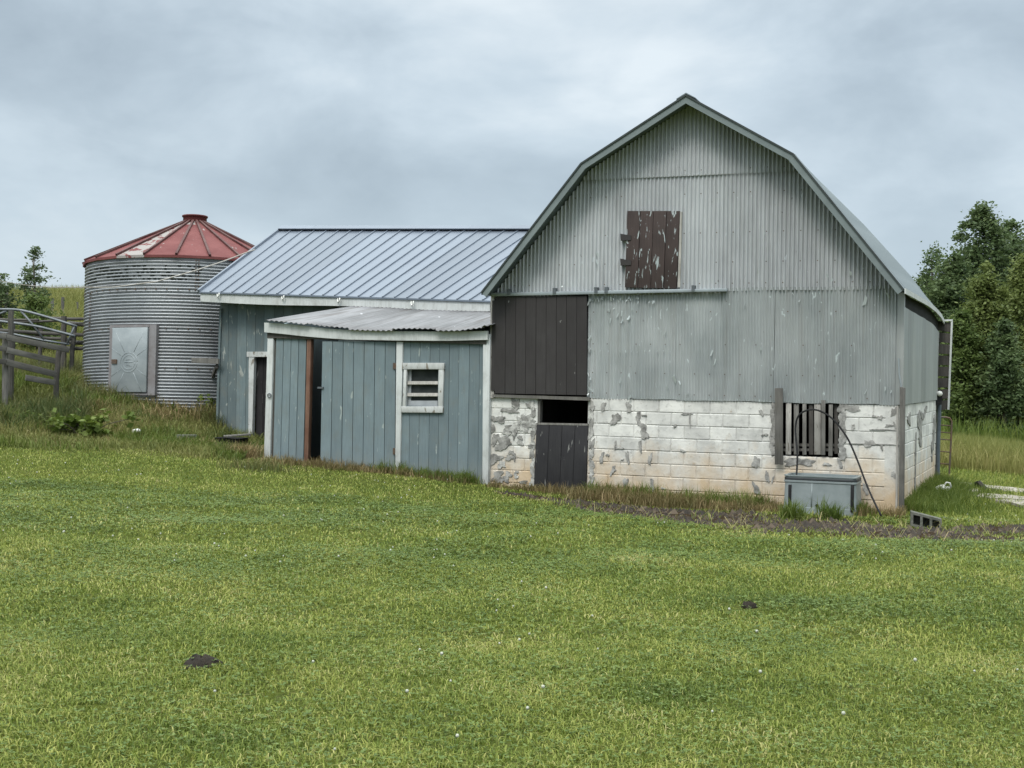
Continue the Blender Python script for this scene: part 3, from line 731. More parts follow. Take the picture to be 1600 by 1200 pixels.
# --- slatted window
slats = [(195, 275, 105, 870, .10, 'g', .2), (308, 360, 255, 770, .0, 'p', .6), (385, 435, 265, 770, -.02, 'g', .8), (472, 510, 262, 772, .0, 'g', .9), (535, 580, 265, 770, -.04, 'd', .3), (590, 655, 268, 770, -.01, 'p', .2), (660, 700, 225, 775, .04, 'g', .5), (735, 775, 270, 785, .02, 'g', .7), (790, 830, 270, 762, -.05, 'd', .5), (150, 186, 268, 760, -.05, 'd', .8)]
for x0, x1, y0, y1, k, c, r in slats:
    X = lambda x: 1180 + x / 6.4; Yq = lambda y: 590 + y / 6.4; j = rr.uniform(-.5, .5)
    mb = MB(); mb.quadbox(B, q([(X(x0) + j, Yq(y1)), (X(x1) + j, Yq(y1)), (X(x1), Yq(y0)), (X(x0), Yq(y0))], k), k, k - .03, r)
    mb.build('window_slat', MAT[{'g': 'greywood', 'p': 'palewood', 'd': 'darkwood'}[c]], barn, bevel=.003)
for y in (674, 722):
    mb = MB(); yy = 590 + y / 6.4; mb.quadbox(B, q([(1211, yy + 2), (1312, yy + 2), (1312, yy - 2), (1211, yy - 2)], -.08), -.08, -.12); mb.build('window_rail', MAT['greywood'], barn)
# --- far corner: open plank door, corner pipe and small lamp
fb = [B.px(x, y, -5.75) for x, y in [(1464, 643), (1481.5, 641), (1486.5, 503), (1466, 500)]]
mb = MB(); n = 8
for i in range(n):
    a, b = i / n + .01, (i + 1) / n - .01; L = lambda p, r_, t: (p[0] + (r_[0] - p[0]) * t, p[1] + (r_[1] - p[1]) * t)
    mb.quadbox(B, [L(fb[0], fb[3], a), L(fb[1], fb[2], a), L(fb[1], fb[2], b), L(fb[0], fb[3], b)], -5.75 + rr.uniform(0, .01), -5.79, rr.random())
od = mb.build('side_door', MAT['darkwood'], barn)
mb = MB(); mb.quadbox(B, [B.px(x, y, -5.73) for x, y in [(1480.5, 640), (1483, 640), (1488.5, 501), (1486, 501)]], -5.71, -5.8); mb.quadbox(B, [B.px(x, y, -5.73) for x, y in [(1474, 502), (1488, 501.5), (1488.5, 499), (1474, 499.5)]], -5.70, -5.8)
mb.build('door_edging', MAT['white'], od)
mb = MB(); mb.tube([B.W(*B.px(x, y, -5.6), -5.6) for x, y in [(1465.5, 772), (1466, 700), (1468.5, 622)]], .035, 8); mb.build('corner_pipe', M_plain('slate_blue_pipe', (.11, .135, .16), None, 4, .5), barn)
mb = MB(); c = B.W(*B.px(1466, 622, -5.5), -5.5); mb.beam(c + [0, 0, -.12], c + [0, 0, .1], .1, .12); lb = mb.build('lamp_box', MAT['black'], barn)
mb = MB(); c = B.W(*B.px(1468, 615, -5.4), -5.4); mb.lathe(c, [(.001, -.05), (.04, -.035), (.055, 0), (.04, .035), (.001, .05)], 10); mb.build('lamp_shade', MAT['whiteplastic'], lb, True)

# ------------------------------------------------------------------ boards helper
def boards(mb, F, u0, u1, bot, top, width, k, th, gap=.005, seed=1, holes=(), jit=.004):
    """vertical boards between two outline functions, cut round rectangular holes"""
    r_ = random.Random(seed); u = u0
    while u < u1 - .01:
        e = min(u + width * r_.uniform(.94, 1.06), u1); r = r_.random(); kk = k + r_.uniform(0, jit)
        a, b = u + gap / 2, e - gap / 2; c = (a + b) / 2
        spans = [(bot(c), top(c))]; cuts = []
        for (h0, h1, lo, hi) in holes:
            if h0 < b and h1 > a: cuts.append((h0, h1, lo, hi))
        parts = [(a, b)]
        for (h0, h1, lo, hi) in cuts:
            parts = [s for (x, y) in parts for s in ((x, min(y, h0)), (max(x, h0), min(y, h1)), (max(x, h1), y)) if s[1] - s[0] > .004]
        for x, y in parts:
            m = (x + y) / 2; cut = [h for h in cuts if h[0] < m < h[1]]
            segs = [('b', 't')] if not cut else [('b', cut[0][2]), (cut[0][3], 't')]
            for lo, hi in segs:
                vb = (lambda z: bot(z)) if lo == 'b' else (lambda z, lo=lo: lo); vt = (lambda z: top(z)) if hi == 't' else (lambda z, hi=hi: hi)
                if vt(m) - vb(m) > .01: mb.quadbox(F, [(x, vb(x)), (y, vb(y)), (y, vt(y)), (x, vt(x))], kk, kk - th, r)
        u = e
    return mb
def lin(p, q_): return lambda u: p[1] + (q_[1] - p[1]) * (u - p[0]) / (q_[0] - p[0])

# ------------------------------------------------------------------ machine shed behind
KW, KE = -2.4, -2.0
shed = thing('shed', B.W(-9.7, .1, -4.5), 'blue board shed with ribbed blue-grey metal roof and white fascia behind the small lean-to', 'shed')
eL, eR = B.px(314, 456, KE), B.px(766, 470, KE)
fbL, fbR = B.px(314, 472, KE), B.px(766, 486.5, KE)
wl = B.px(344, 480, KW)[0]; wlb = B.px(337, 690, KW)
RUN = 3.0
rk = KE - RUN
rdL = B.px(440, 358, rk); rdR = B.px(818, 358, rk)
ridge_v = lambda u: rdL[1] + (rdR[1] - rdL[1]) * (u - rdL[0]) / (rdR[0] - rdL[0])
eave_v = lin(eL, eR)
uL = eL[0]; urE = -6.47; urR = -5.35
mb = MB(); N = 28
def roof_pt(s_, t, up=0.0):
    """s_: 0..1 along the eave, t: 0 eave .. 1 ridge"""
    u_e = uL + (urE - uL) * s_; u_r = rdL[0] + (urR - rdL[0]) * s_
    return B.W(u_e + (u_r - u_e) * t, eave_v(u_e) * (1 - t) + ridge_v(u_r) * t + up + .012 * math.sin(s_ * 9) * t * (1 - t), KE + .05 - (RUN + .05) * t)
def rear_pt(s_, t, up=0.0):
    u_r = rdL[0] + (urR - rdL[0]) * s_
    return B.W(u_r, ridge_v(u_r) * (1 - t) + (eave_v(u_r) + .1) * t + up, rk - RUN * t)
for i in range(N):
    for fn in (roof_pt, rear_pt):
        for (t0, t1) in ((0, .5), (.5, 1)):
            A = [fn(i / N, t0), fn((i + 1) / N, t0), fn((i + 1) / N, t1), fn(i / N, t1)]
            mb.hexa([p + np.array([0, 0, 0.0]) for p in A] + [p - np.array([0, 0, .03]) for p in A], .5, (i * .23, t0 * 3))
for i in range(N + 1):
    for fn in (roof_pt, rear_pt):
        a, b = fn(i / N, .0, .006), fn(i / N, 1, .006)
        mb.beam(a, b, .028, .03)
sroof = mb.build('roof', MAT['shedroof'], shed)
mb = MB()
mb.beam(roof_pt(0, 1, .03) + B.n * .07, roof_pt(1, 1, .03) + B.n * .07, .17, .02, up=(0.0, -.5, .86)); mb.beam(roof_pt(0, 1, .03) - B.n * .08, roof_pt(1, 1, .03) - B.n * .08, .17, .02, up=(0, .5, .86))
mb.build('ridge_cap', MAT['shedroof'], sroof)
mb = MB()
mb.beam(roof_pt(0, 0, .01) - B.e * .02, roof_pt(0, 1, .01) - B.e * .02, .05, .07); mb.beam(rear_pt(0, 0, .01) - B.e * .02, rear_pt(0, 1, .01) - B.e * .02, .05, .07)
mb.build('verge_trim', MAT['shedroof'], sroof)
mb = MB()
_us = np.linspace(fbL[0], fbR[0], 14); wob = lambda u: .012 * math.sin(u * 1.7)
for a, b in zip(_us[:-1], _us[1:]):
    f0 = lin(fbL, fbR)
    mb.quadbox(B, [(a, f0(a) + wob(a)), (b, f0(b) + wob(b)), (b, eave_v(b) - .035), (a, eave_v(a) - .035)], KE + .02, KE - .02, .5)
fas = mb.build('fascia', MAT['white'], shed)
mb = MB(); mb.quadbox(B, [(fbL[0], eave_v(fbL[0]) - .034), (fbR[0], eave_v(fbR[0]) - .034), (fbR[0], eave_v(fbR[0]) + .004), (fbL[0], eave_v(fbL[0]) + .004)], KE + .04, KE + .021); mb.build('drip_edge', MAT['rake'], fas)
for x, y in [(342, 461), (443, 465), (530, 469), (645, 474)]:
    mb = MB(); u, v = B.px(x, y, KE + .03)
    mb.tube([B.W(u - .03, v + .05, KE + .02), B.W(u - .025, v, KE + .05), B.W(u, v - .04, KE + .07), B.W(u + .03, v - .02, KE + .08), B.W(u + .035, v + .04, KE + .07)], .013, 6); mb.build('hook', MAT['whiteplastic'], fas, True)
dL = B.px(397, 560, KW)[0]; dR = B.px(421, 560, KW)[0]; dT = B.px(405, 557, KW)[1]
mb = boards(MB(), B, wl, -6.5, lambda u: -.3, lambda u: eave_v(u) - .06, .21, KW, .03, .006, 4, [(dL, dR, -1, dT)])
mb.quadbox(B, [(wl, -.3), (dL, -.3), (dL, 2.9), (wl, 2.9)], KW - .032, KW - .06, .2); mb.quadbox(B, [(dR, -.3), (-6.5, -.3), (-6.5, 2.75), (dR, 2.75)], KW - .032, KW - .06, .2)
mb.build('front_wall', MAT['bluedark'], shed)
GL = Frame(B.W(wl, 0, KW), -B.n, -B.e)     # left gable wall
mb = MB(); eg = eave_v(wl) - .08
mb.prism(GL, [(0, -.3), (5.2, .4), (5.2, eg), (2.6, rdL[1] - .12), (0, eg)], .0, -.1); mb.build('gable_wall', MAT['bluedark'], shed)
mb = MB(); mb.box(B, wl, -6.5, -.3, eave_v(wl) - .1, KW - 5.2, KW - 5.3); mb.build('back_wall', MAT['bluedark'], shed)
mb = MB()                                   # corner board, horizontal joint strip
mb.quadbox(B, [B.px(x, y, KW + .03) for x, y in [(336.5, 690), (340, 690), (346, 482), (343, 482)]], KW + .035, KW + .006, .3); mb.build('corner_board', MAT['bluedark'], shed)
mb = MB()
mb.quadbox(B, [B.px(x, y, KW + .03) for x, y in [(388, 700), (393.5, 700), (397.5, 551), (389, 551)]], KW + .035, KW - .05, .4)
mb.quadbox(B, [B.px(x, y, KW + .03) for x, y in [(386, 557.5), (424, 557.5), (424, 549.5), (386, 549.5)]], KW + .045, KW - .05, .6)
mb.build('door_frame', MAT['whiteworn'], shed)
mb = boards(MB(), B, dL, dR, lambda u: -.2, lambda u: dT, .16, KW - .09, .03, .006, 8); mb.build('door', MAT['blackdoor'], shed)

# ------------------------------------------------------------------ lean-to in front
KP = .05
lean = thing('lean_to', B.W(-8.6, -.13, -1), 'small blue board lean-to with white posts, a half open door and a louvred window', 'lean-to')
P_ = lambda x, y, k=KP: B.px(x, y, k)
def qd(pts, k): return [B.px(x, y, k) for x, y in pts]
# right wall bay
w0 = P_(626, 640)[0]; w1 = P_(755, 640)[0]
hole = (P_(635, 600)[0], P_(684.5, 600)[0], P_(660, 634.5)[1], P_(660, 577)[1])
gb = lambda u: -.55
mb = boards(MB(), B, w0, w1, gb, lin(P_(626, 534), P_(755, 536)), .178, KP, .03, .006, 21, [hole])
mb.build('front_wall', MAT['blue'], lean)
mb = MB()
mb.quadbox(B, [(w0, -.5), (hole[0], -.5), (hole[0], 2.0), (w0, 2.0)], KP - .032, KP - .06, .2); mb.quadbox(B, [(hole[1], -.5), (w1, -.5), (w1, 2.0), (hole[1], 2.0)], KP - .032, KP - .06, .2)
mb.quadbox(B, [(hole[0], -.5), (hole[1], -.5), (hole[1], hole[2]), (hole[0], hole[2])], KP - .032, KP - .06, .2); mb.quadbox(B, [(hole[0], hole[3]), (hole[1], hole[3]), (hole[1], 2.0), (hole[0], 2.0)], KP - .032, KP - .06, .2)
mb.build('wall_backing', MAT['dark'], lean)
for pts, r in (([(412, 735), (421.5, 735), (427.5, 519), (418.5, 519)], .3), ([(617.5, 755), (624.5, 755), (629.5, 531), (619.5, 531)], .5), ([(753.5, 770), (762.5, 770), (766, 522), (755, 522)], .8)):
    mb = MB(); mb.quadbox(B, qd(pts, KP + .04), KP + .045, KP - .06, r); mb.build('post', MAT['white'], lean, bevel=.004)
mb = MB(); mb.quadbox(B, qd([(422, 735), (427, 735), (432, 524), (427.5, 524)], KP), KP - .004, KP - .05, .3); mb.build('jamb_board', MAT['darkwood'], lean)
# narrow fixed leaf at the left
e0, e1 = P_(428, 640)[0], P_(477, 640)[0]
mb = MB(); rr = random.Random(5)
for i in range(4):
    a, b = i / 4 + .008, (i + 1) / 4 - .008; T = lambda t: (432 + 47.5 * t, 527 + 2 * t); Bo = lambda t: (426.5 + 47.5 * t, 742 + t * 8)
    k = KP + .012 + rr.uniform(0, .004); mb.quadbox(B, [P_(*Bo(a)), P_(*Bo(b)), P_(*T(b)), P_(*T(a))], k, k - .03, rr.random())
mb.quadbox(B, [P_(427, 742), P_(474, 750), P_(479, 530), P_(432.5, 528)], KP - .02, KP - .035, .1)
mb.build('fixed_leaf', MAT['blue'], lean)
mb = MB(); mb.quadbox(B, qd([(474.5, 752), (480.5, 753), (486.5, 530), (480, 530)], KP + .02), KP + .03, KP - .07, .4); mb.build('edge_board', MAT['redwood'], lean, bevel=.004)
# main door leaf, hinged at the right post and standing a little ajar
mb = MB(); rr = random.Random(6)
hinge_u = P_(618.5, 640)[0]
def swing(u): return KP + .012 + (hinge_u - u) * .05
n = 7
for i in range(n):
    a, b = i / n + .004, (i + 1) / n - .004; T = lambda t: (503.5 + 115 * t, 533.5 + .8 * t); Bo = lambda t: (500 + 117 * t, 743 + 7 * t)
    Q = []
    for (x, y) in (Bo(a), Bo(b), T(b), T(a)):
        u = P_(x, y)[0]; k = swing(u); u, v = B.px(x, y, k); Q.append((u, v, k))
    j = rr.uniform(0, .004)
    mb.hexa([B.W(u, v, k + j) for u, v, k in Q] + [B.W(u, v, k + j - .03) for u, v, k in Q], rr.random(), (Q[0][0], Q[0][1]), (.2, 2.1))
door = mb.build('door', MAT['blue'], lean)
for v in (.35, 1.55):
    mb = MB(); u0, u1 = hinge_u - 1.1, hinge_u; mb.hexa([B.W(u0, v, swing(u0) - .032), B.W(u1, v, swing(u1) - .032), B.W(u1, v + .1, swing(u1) - .032), B.W(u0, v + .1, swing(u0) - .032), B.W(u0, v, swing(u0) - .06), B.W(u1, v, swing(u1) - .06), B.W(u1, v + .1, swing(u1) - .06), B.W(u0, v + .1, swing(u0) - .06)])
    mb.build('ledge', MAT['darkwood'], door)
mb = MB(); u, v = P_(506, 606); mb.box(B, u - .06, u + .05, v - .012, v + .018, swing(u) + .03, swing(u) - .0); mb.build('latch', MAT['galv'], door)
for y in (572, 705):
    mb = MB(); mb.quadbox(B, qd([(614, y + 5), (619.5, y + 5), (619.5, y - 5), (614, y - 5)], KP + .03), KP + .035, KP + .0); mb.build('hinge', MAT['rust'], door)
mb = MB(); u, v = P_(421, 618, KP + .06)
mb.tube([B.W(u + .035 * math.sin(a), v + .035 * math.cos(a), KP + .065) for a in np.linspace(0, 2 * math.pi, 13)], .009, 6); mb.build('ring', MAT['galv'], lean, True)
mb = MB(); mb.box(B, P_(421, 600)[0], hinge_u, -.6, -.12, KP - .25, KP - .3); 
# window
wf = [((628.5, 577), (694, 577), (694, 567), (628.5, 567)), ((627.5, 644.5), (692, 645), (692, 635), (627.5, 635)), ((684.5, 636), (691.5, 636), (693.5, 576), (685.5, 576)), ((629, 636), (633.5, 636), (635.5, 576), (631, 576))]
mb = MB()
for i, pts in enumerate(wf): mb.quadbox(B, qd(pts, KP + .04), KP + (.052 if i < 2 else .046), KP - .03, i / 4)
win = mb.build('window', MAT['whiteworn'], lean, bevel=.003)
for y in (598, 616.5):
    mb = MB(); mb.hexa([B.W(*B.px(x, yy, KP), k) for x, yy, k in ((634, y + 2.4, KP + .005), (684.5, y + 2.4, KP + .005), (684.5, y - 2.4, KP - .02), (634, y - 2.4, KP - .02))] + [B.W(*B.px(x, yy, KP), k) for x, yy, k in ((634, y + 3.5, KP - .01), (684.5, y + 3.5, KP - .01), (684.5, y - 2.5, KP - .05), (634, y - 2.5, KP - .05))]); mb.build('louvre', MAT['palewood'], win)
mb = MB(); mb.quadbox(B, qd([(634, 636), (685, 636), (685, 576), (634, 576)], KP - .06), KP - .07, KP - .078); mb.build('pane', MAT['glass'], win)
mb = MB(); mb.quadbox(B, qd([(640, 635.5), (684, 635.5), (684, 626), (640, 626)], KP - .05), KP - .04, KP - .06); mb.quadbox(B, qd([(636, 636), (642, 636), (643, 577), (638, 577)], KP - .05), KP - .045, KP - .065); mb.build('inner_sash', M_plain('grey_sash', (.36, .38, .40), None, 4, .6), win)
# fascia with its sag
fx = [(413, 504, 519), (440, 505.5, 521.5), (471, 508.5, 525), (505, 513, 528), (542, 515.5, 530.5), (620, 517.5, 532), (700, 518, 532.5), (762, 517, 531)]
mb = MB()
for (x0, t0, b0), (x1, t1, b1) in zip(fx[:-1], fx[1:]): mb.quadbox(B, qd([(x0, b0), (x1, b1), (x1, t1), (x0, t0)], KP + .1), KP + .105, KP + .06, .5)
mb.build('fascia', MAT['white'], lean)
mb = MB(); mb.quadbox(B, qd([(420, 528), (762, 538), (762, 528), (420, 520)], KP), KP + .055, KP - .06); mb.build('header_beam', MAT['darkwood'], lean)
# corrugated roof: front edge wavy, back edge tucked under the shed eave
fe = np.array([(415, 500.5), (440, 503), (478, 506), (505, 511), (545, 515.5), (600, 515.5), (660, 516), (720, 515.5), (768, 511)], float)
KB = -2.36
fu, fv = np.array([B.px(x, y, KP + .2) for x, y in fe]).T
bu0, bu1 = fu[0] + .55, -6.47
bvL = B.px(545, 475, KB)[1]; bvR = B.px(766, 486, KB)[1]
mb = MB(); nu = 330; prev = None
for i in range(nu + 1):
    s_ = i / nu; uf = fu[0] + (fu[-1] - fu[0]) * s_; ub = bu0 + (bu1 - bu0) * s_
    vf = float(np.interp(uf, fu, fv)); vb = bvL + (bvR - bvL) * s_
    sheet = int(s_ * 5.2); lift = .022 * (sheet % 2) + .012 * math.sin(sheet * 3.1)
    c = .0095 * math.sin(s_ * 4.25 / .098 * 2 * math.pi)
    row = []
    jag = .03 * math.sin(sheet * 5.3) + .008 * math.sin(i * .9)
    for t in np.linspace(0, 1, 7):
        wv = .008 * math.sin(s_ * 21 + t * 4) * (1 - t)
        k = KP + .2 + jag * (1 - t) + (KB - KP - .2) * t
        row.append(mb.vert(B.W(uf + (ub - uf) * t, vf + (vb - vf) * t + c + lift * (1 - t) + wv, k), (uf, t * 2.6), .5))
    if prev:
        for j in range(6): mb.q.append([prev[j], row[j], row[j + 1], prev[j + 1]])
    prev = row
lr = mb.build('roof', MAT['leanroof'], lean, True)
md = lr.modifiers.new('solid', 'SOLIDIFY'); md.thickness = .006; md.offset = -1
LF = Frame(B.W(-10.66, 0, 0), -B.n, -B.e)
mb = MB(); mb.prism(LF, [(0, -.3), (2.3, -.2), (2.3, bvL - .06), (0, fv[0] - .12)], 0, -.05); mb.build('left_wall', MAT['blue'], lean)

# ------------------------------------------------------------------ grain bin
ZB = .86
binr = thing('grain_bin', (BIN[0], BIN[1], ZB), 'round corrugated grain bin with faded red cone roof and small hatch', 'grain bin')
TL = rad(-2.9); MT = np.array(Matrix.Rotation(TL, 3, 'X'))     # the bin has settled and leans back a little
O = np.array([BIN[0], BIN[1], ZB])
ztop = (568.5 - 414) / FPX * 30 + EYE - ZB
prof = []; z = -.45
pc = .0675
def groove(z): return .024 * (2 * (.5 + .5 * math.cos(z / pc * 2 * math.pi)) ** .42 - 1)    # broad crests, narrow grooves
while z < ztop - .12:
    prof.append((BINR + groove(z), z)); z += pc / 10
prof += [(BINR - .005, ztop - .11), (BINR + .004, ztop - .06), (BINR + .004, ztop)]
mb = MB(); mb.lathe(O, prof, 96, M=MT); wall = mb.build('wall', MAT['binwall'], binr, True)
def bp(a, r, z): return MT @ np.array([r * math.sin(a), -r * math.cos(a), z]) + O
mb = MB()
for z0 in (ztop - .72, ztop - 1.52, ztop - 2.34):
    for a in np.linspace(0, 2 * math.pi, 64, endpoint=False):
        P = bp(a, BINR + .024, z0); mb.beam(P, P + MT @ np.array([math.sin(a), -math.cos(a), 0]) * .014, .026, .026)
for (a, z0, z1) in ((rad(15), ztop - .72, ztop - .1), (rad(-53), ztop - 1.5, ztop - .74), (rad(52), ztop - 1.5, ztop - .74)):
    for z in np.arange(z0, z1, .075):
        for da in (-.012, .012):
            P = bp(a + da, BINR + .02, z); mb.beam(P, P + MT @ np.array([math.sin(a), -math.cos(a), 0]) * .014, .024, .024)
mb.build('bolt_heads', MAT['rust'], binr)['kind'] = 'stuff'
# faded dark paint left in the grooves near the top
mb = MB(); rr = random.Random(12)
for j in range(5):
    z0 = (round((ztop - .30 - j * pc) / pc) + .5) * pc
    a = rad(-62)
    while a < rad(16):
        w = rr.uniform(.02, .12) if a < rad(-30) else rr.uniform(.015, .05)
        if rr.random() < .62:
            for s_ in range(3):
                a0, a1 = a + w * s_ / 3, a + w * (s_ + 1) / 3
                pr = [(BINR + .003 + groove(z0 + d), z0 + d) for d in (-.015, 0, .015)]
                for (r0, za), (r1, zb) in zip(pr[:-1], pr[1:]): mb.face([bp(a0, r0, za), bp(a1, r0, za), bp(a1, r1, zb), bp(a0, r1, zb)], [(0, 0)] * 4)
        a += w + rr.uniform(.005, .03)
mb.build('faded_lettering', MAT['darkedge'], binr)['kind'] = 'stuff'
# roof
RE, RC, HR = BINR + .075, .25, 1.02
roofm = MB(); NP = 22; rr = random.Random(4)
worn = {}
for i in range(NP):
    a0, a1 = 2 * math.pi * i / NP + .08, 2 * math.pi * (i + 1) / NP + .08
    am = math.degrees((a0 + a1) / 2); am = am - 360 if am > 180 else am
    w = .62 if -29 < am < -12 else .2 * rr.random()
    for t0, t1 in ((0, .02), (.02, .9), (.9, 1)):
        Q = []
        for (a, t) in ((a0, t0), (a1, t0), (a1, t1), (a0, t1)):
            Q.append(bp(a, RE + (RC - RE) * t, ztop - .02 + HR * t))
        roofm.face(Q, [(a0 * 2, t0), (a1 * 2, t0), (a1 * 2, t1), (a0 * 2, t1)], w if t0 < .89 else .5)
    Q = [bp(a0, RE, ztop - .075), bp(a1, RE, ztop - .075), bp(a1, RE, ztop - .02), bp(a0, RE, ztop - .02)]; roofm.face(Q, [(0, 0)] * 4, w)
    Q = [bp(a0, BINR - .02, ztop - .04), bp(a1, BINR - .02, ztop - .04), bp(a1, RE, ztop - .075), bp(a0, RE, ztop - .075)]; roofm.face(Q, [(0, 0)] * 4, w)
broof = roofm.build('roof', MAT['binroof'], binr)
mb = MB()
for i in range(NP):
    a = 2 * math.pi * i / NP + .08; mb.beam(bp(a, RE + .01, ztop - .005), bp(a, RC - .01, ztop + HR + .0), .045, .05, r=.05)
mb.build('roof_ribs', M_plain('dull_red_rib', (.060, .018, .018), (.11, .06, .055), 2.2, .6), broof)['kind'] = 'stuff'
mb = MB(); zc = ztop + HR - .02
mb.lathe(O, [(RC + .01, zc - .03), (RC + .005, zc + .12), (RC + .03, zc + .125), (RC + .03, zc + .155), (.02, zc + .18)], 28, M=MT, r=.02); mb.build('cap', M_plain('dark_red_cap', (.10, .025, .025), (.13, .04, .038), 3, .6), broof)
# hatch
ad = math.asin((207 - 298) / 1600 * 1.0 * 30 * 1600 / FPX / (BINR)) + rad(15.6)
HN = MT @ np.array([math.sin(ad), -math.cos(ad), 0]); HT = MT @ np.array([math.cos(ad), math.sin(ad), 0]); HU = MT @ np.array([0, 0, 1.0])
class Tilted:
    def W(s, u, v, k=0): return bp(ad, BINR, 0) + HT * u + HU * v + HN * k
TF = Tilted(); hz1 = ztop - 1.50; hz0 = hz1 - 1.34
mb = MB(); hw = .43
mb.box(TF, -hw - .07, -hw + .0, hz0 - .05, hz1 + .05, .045, -.1); mb.box(TF, hw, hw + .17, hz0 - .05, hz1 + .05, .03, -.12)
mb.box(TF, -hw, hw, hz1, hz1 + .05, .042, -.1); mb.box(TF, -hw, hw, hz0 - .05, hz0, .042, -.1)
mb.build('hatch_frame', MAT['binframe'], binr)
mb = MB(); mb.box(TF, -hw + .012, hw - .012, hz0 + .01, hz1 - .01, .075, .0)
hatch = mb.build('hatch', MAT['bindoor'], binr, bevel=.008)
mb = MB(); hc = (hz0 + hz1) / 2 - .05
for R_ in (.20, .145): mb.tube([TF.W(R_ * math.cos(a), hc + R_ * math.sin(a), .076) for a in np.linspace(0, 2 * math.pi, 25)], .006, 6)
for a in (35, 62, 118, 145, 215, 242, 298, 325):
    c, s_ = math.cos(rad(a)), math.sin(rad(a)); L = min(.42 / max(abs(c), .01), .60 / max(abs(s_), .01)); mb.tube([TF.W(.24 * c, hc + .24 * s_, .075), TF.W(L * c, hc + L * s_, .075)], .005, 6)
for pts in ([(-.07, .05), (.06, .06), (-.05, -.06), (.07, -.07)], [(-.1, .0), (.1, .01)]): mb.tube([TF.W(x, hc + y, .076) for x, y in pts], .008, 6)
mb.build('embossing', MAT['bindoor'], hatch, True)
mb = MB(); mb.box(TF, -hw + .03, -hw + .15, hc - .03, hc + .06, .10, .07); mb.build('latch', MAT['rust'], hatch)

# ------------------------------------------------------------------ cable
c0 = at(396, 391, 27.2); pts = [at(x, y, Y) for x, y, Y in [(398, 390, 27.6), (392, 392, 27.3), (350, 408, 27.0), (308, 422, 26.7), (245, 440, 26.4), (175, 449, 26.1), (80, 449, 25.8), (35, 445, 25.5), (0, 439, 25.2), (-60, 425, 24.8), (-140, 400, 24.4)]]
mb = MB(); mb.tube(pts, [.013] * 5 + [.010, .007, .007, .007, .007, .007], 6); o = mb.build('cable', MAT['wire'], None, True)
tag(o, 'pale sagging cable strung from the blue-grey shed roof past the grain bin', 'cable')

# ------------------------------------------------------------------ water tank, hose, blocks
TKF = Frame(B.W(B.px(1280, 770, .75)[0], 0, .75), B.e, B.n)
tb = B.px(1280, 800, .75)[1]; th_ = B.px(1280, 745, .75)[1]
tank = thing('water_tank', TKF.W(0, tb, -.3), 'blue-grey stock water tank with dark rim against the block wall', 'water tank')
def rrect(hw_, hd_, rc, n=5):
    out = []
    for cx, cy, a0 in ((hw_ - rc, hd_ - rc, 0), (-hw_ + rc, hd_ - rc, 90), (-hw_ + rc, -hd_ + rc, 180), (hw_ - rc, -hd_ + rc, 270)):
        for i in range(n + 1):
            a = rad(a0 + 90 * i / n); out.append((cx + rc * math.cos(a), cy + rc * math.sin(a)))
    return out
def loft(mb, levels, F, kc):
    rings = []
    for (hw_, hd_, v) in levels:
        rings.append([mb.vert(F.W(x, v, kc + y), (x + y, v), .5) for x, y in rrect(hw_, hd_, .07)])
    n = len(rings[0])
    for a, b in zip(rings[:-1], rings[1:]):
        for j in range(n): mb.q.append([a[j], b[j], b[(j + 1) % n], a[(j + 1) % n]])
    return rings
HWK = (B.px(1335, 750, .75)[0] - B.px(1223, 750, .75)[0]) / 2
H_ = th_ - tb
mb = MB()
loft(mb, [(HWK + .025, .29, tb - .05), (HWK + .022, .288, tb + .05), (HWK + .012, .283, tb + .055), (HWK + .0, .275, tb + H_ * .80), (HWK + .012, .285, tb + H_ * .82), (HWK + .012, .285, tb + H_ * .87), (HWK + .0, .277, tb + H_ * .88), (HWK + .0, .275, th_ - .012), (HWK + .012, .287, th_ - .008), (HWK + .012, .287, th_ + .006), (HWK - .03, .245, th_ + .006), (HWK - .03, .245, th_ - .15)], TKF, -.3)
rgs = rrect(HWK - .03, .245, .07); mb.p.append([mb.vert(TKF.W(x, th_ - .15, -.3 + y), (x, y), .5) for x, y in rgs][::-1])
body = mb.build('body', MAT['tank'], tank)
mb = MB(); loft(mb, [(HWK - .002, .273, th_ - .075), (HWK + .007, .282, th_ - .07), (HWK + .007, .282, th_ - .028), (HWK - .002, .273, th_ - .022)], TKF, -.3); mb.build('rim', MAT['tankrim'], tank)
for x in (-.42, .46):
    mb = MB(); mb.box(TKF, x - .022, x + .022, tb + .02, tb + H_ * (.74 if x < 0 else .8), .0, -.05); mb.build('strap', MAT['black'], tank, bevel=.006)
mb = MB(); mb.tube([TKF.W(-.03, tb + .09, -.02), TKF.W(-.03, tb + .09, .012)], .022, 10); mb.build('drain_plug', MAT['black'], tank)
mb = MB(); mb.tube([TKF.W(-.11, tb + .06, -.012), TKF.W(-.108, tb + H_ * .8, -.026)], .009, 6); mb.build('seam', MAT['tank'], tank, True)
hp = [(1244, 748, .5), (1246, 715, .3), (1244, 690, .2), (1243, 668, .14), (1246, 653, .14), (1254, 644, .16), (1268, 640, .18), (1282, 642.5, .2), (1298, 652, .22), (1312, 667, .26), (1326, 688, .32), (1340, 720, .42), (1352, 752, .6), (1364, 780, .85), (1377, 806, 1.05)]
def smooth_path(P, n=4):
    P = np.array(P); out = []
    for i in range(len(P) - 1):
        p0, p1, p2, p3 = P[max(i - 1, 0)], P[i], P[i + 1], P[min(i + 2, len(P) - 1)]
        for t in np.linspace(0, 1, n, endpoint=False): out.append(.5 * (2 * p1 + (p2 - p0) * t + (2 * p0 - 5 * p1 + 4 * p2 - p3) * t * t + (3 * p1 - p0 - 3 * p2 + p3) * t ** 3))
    return out + [P[-1]]
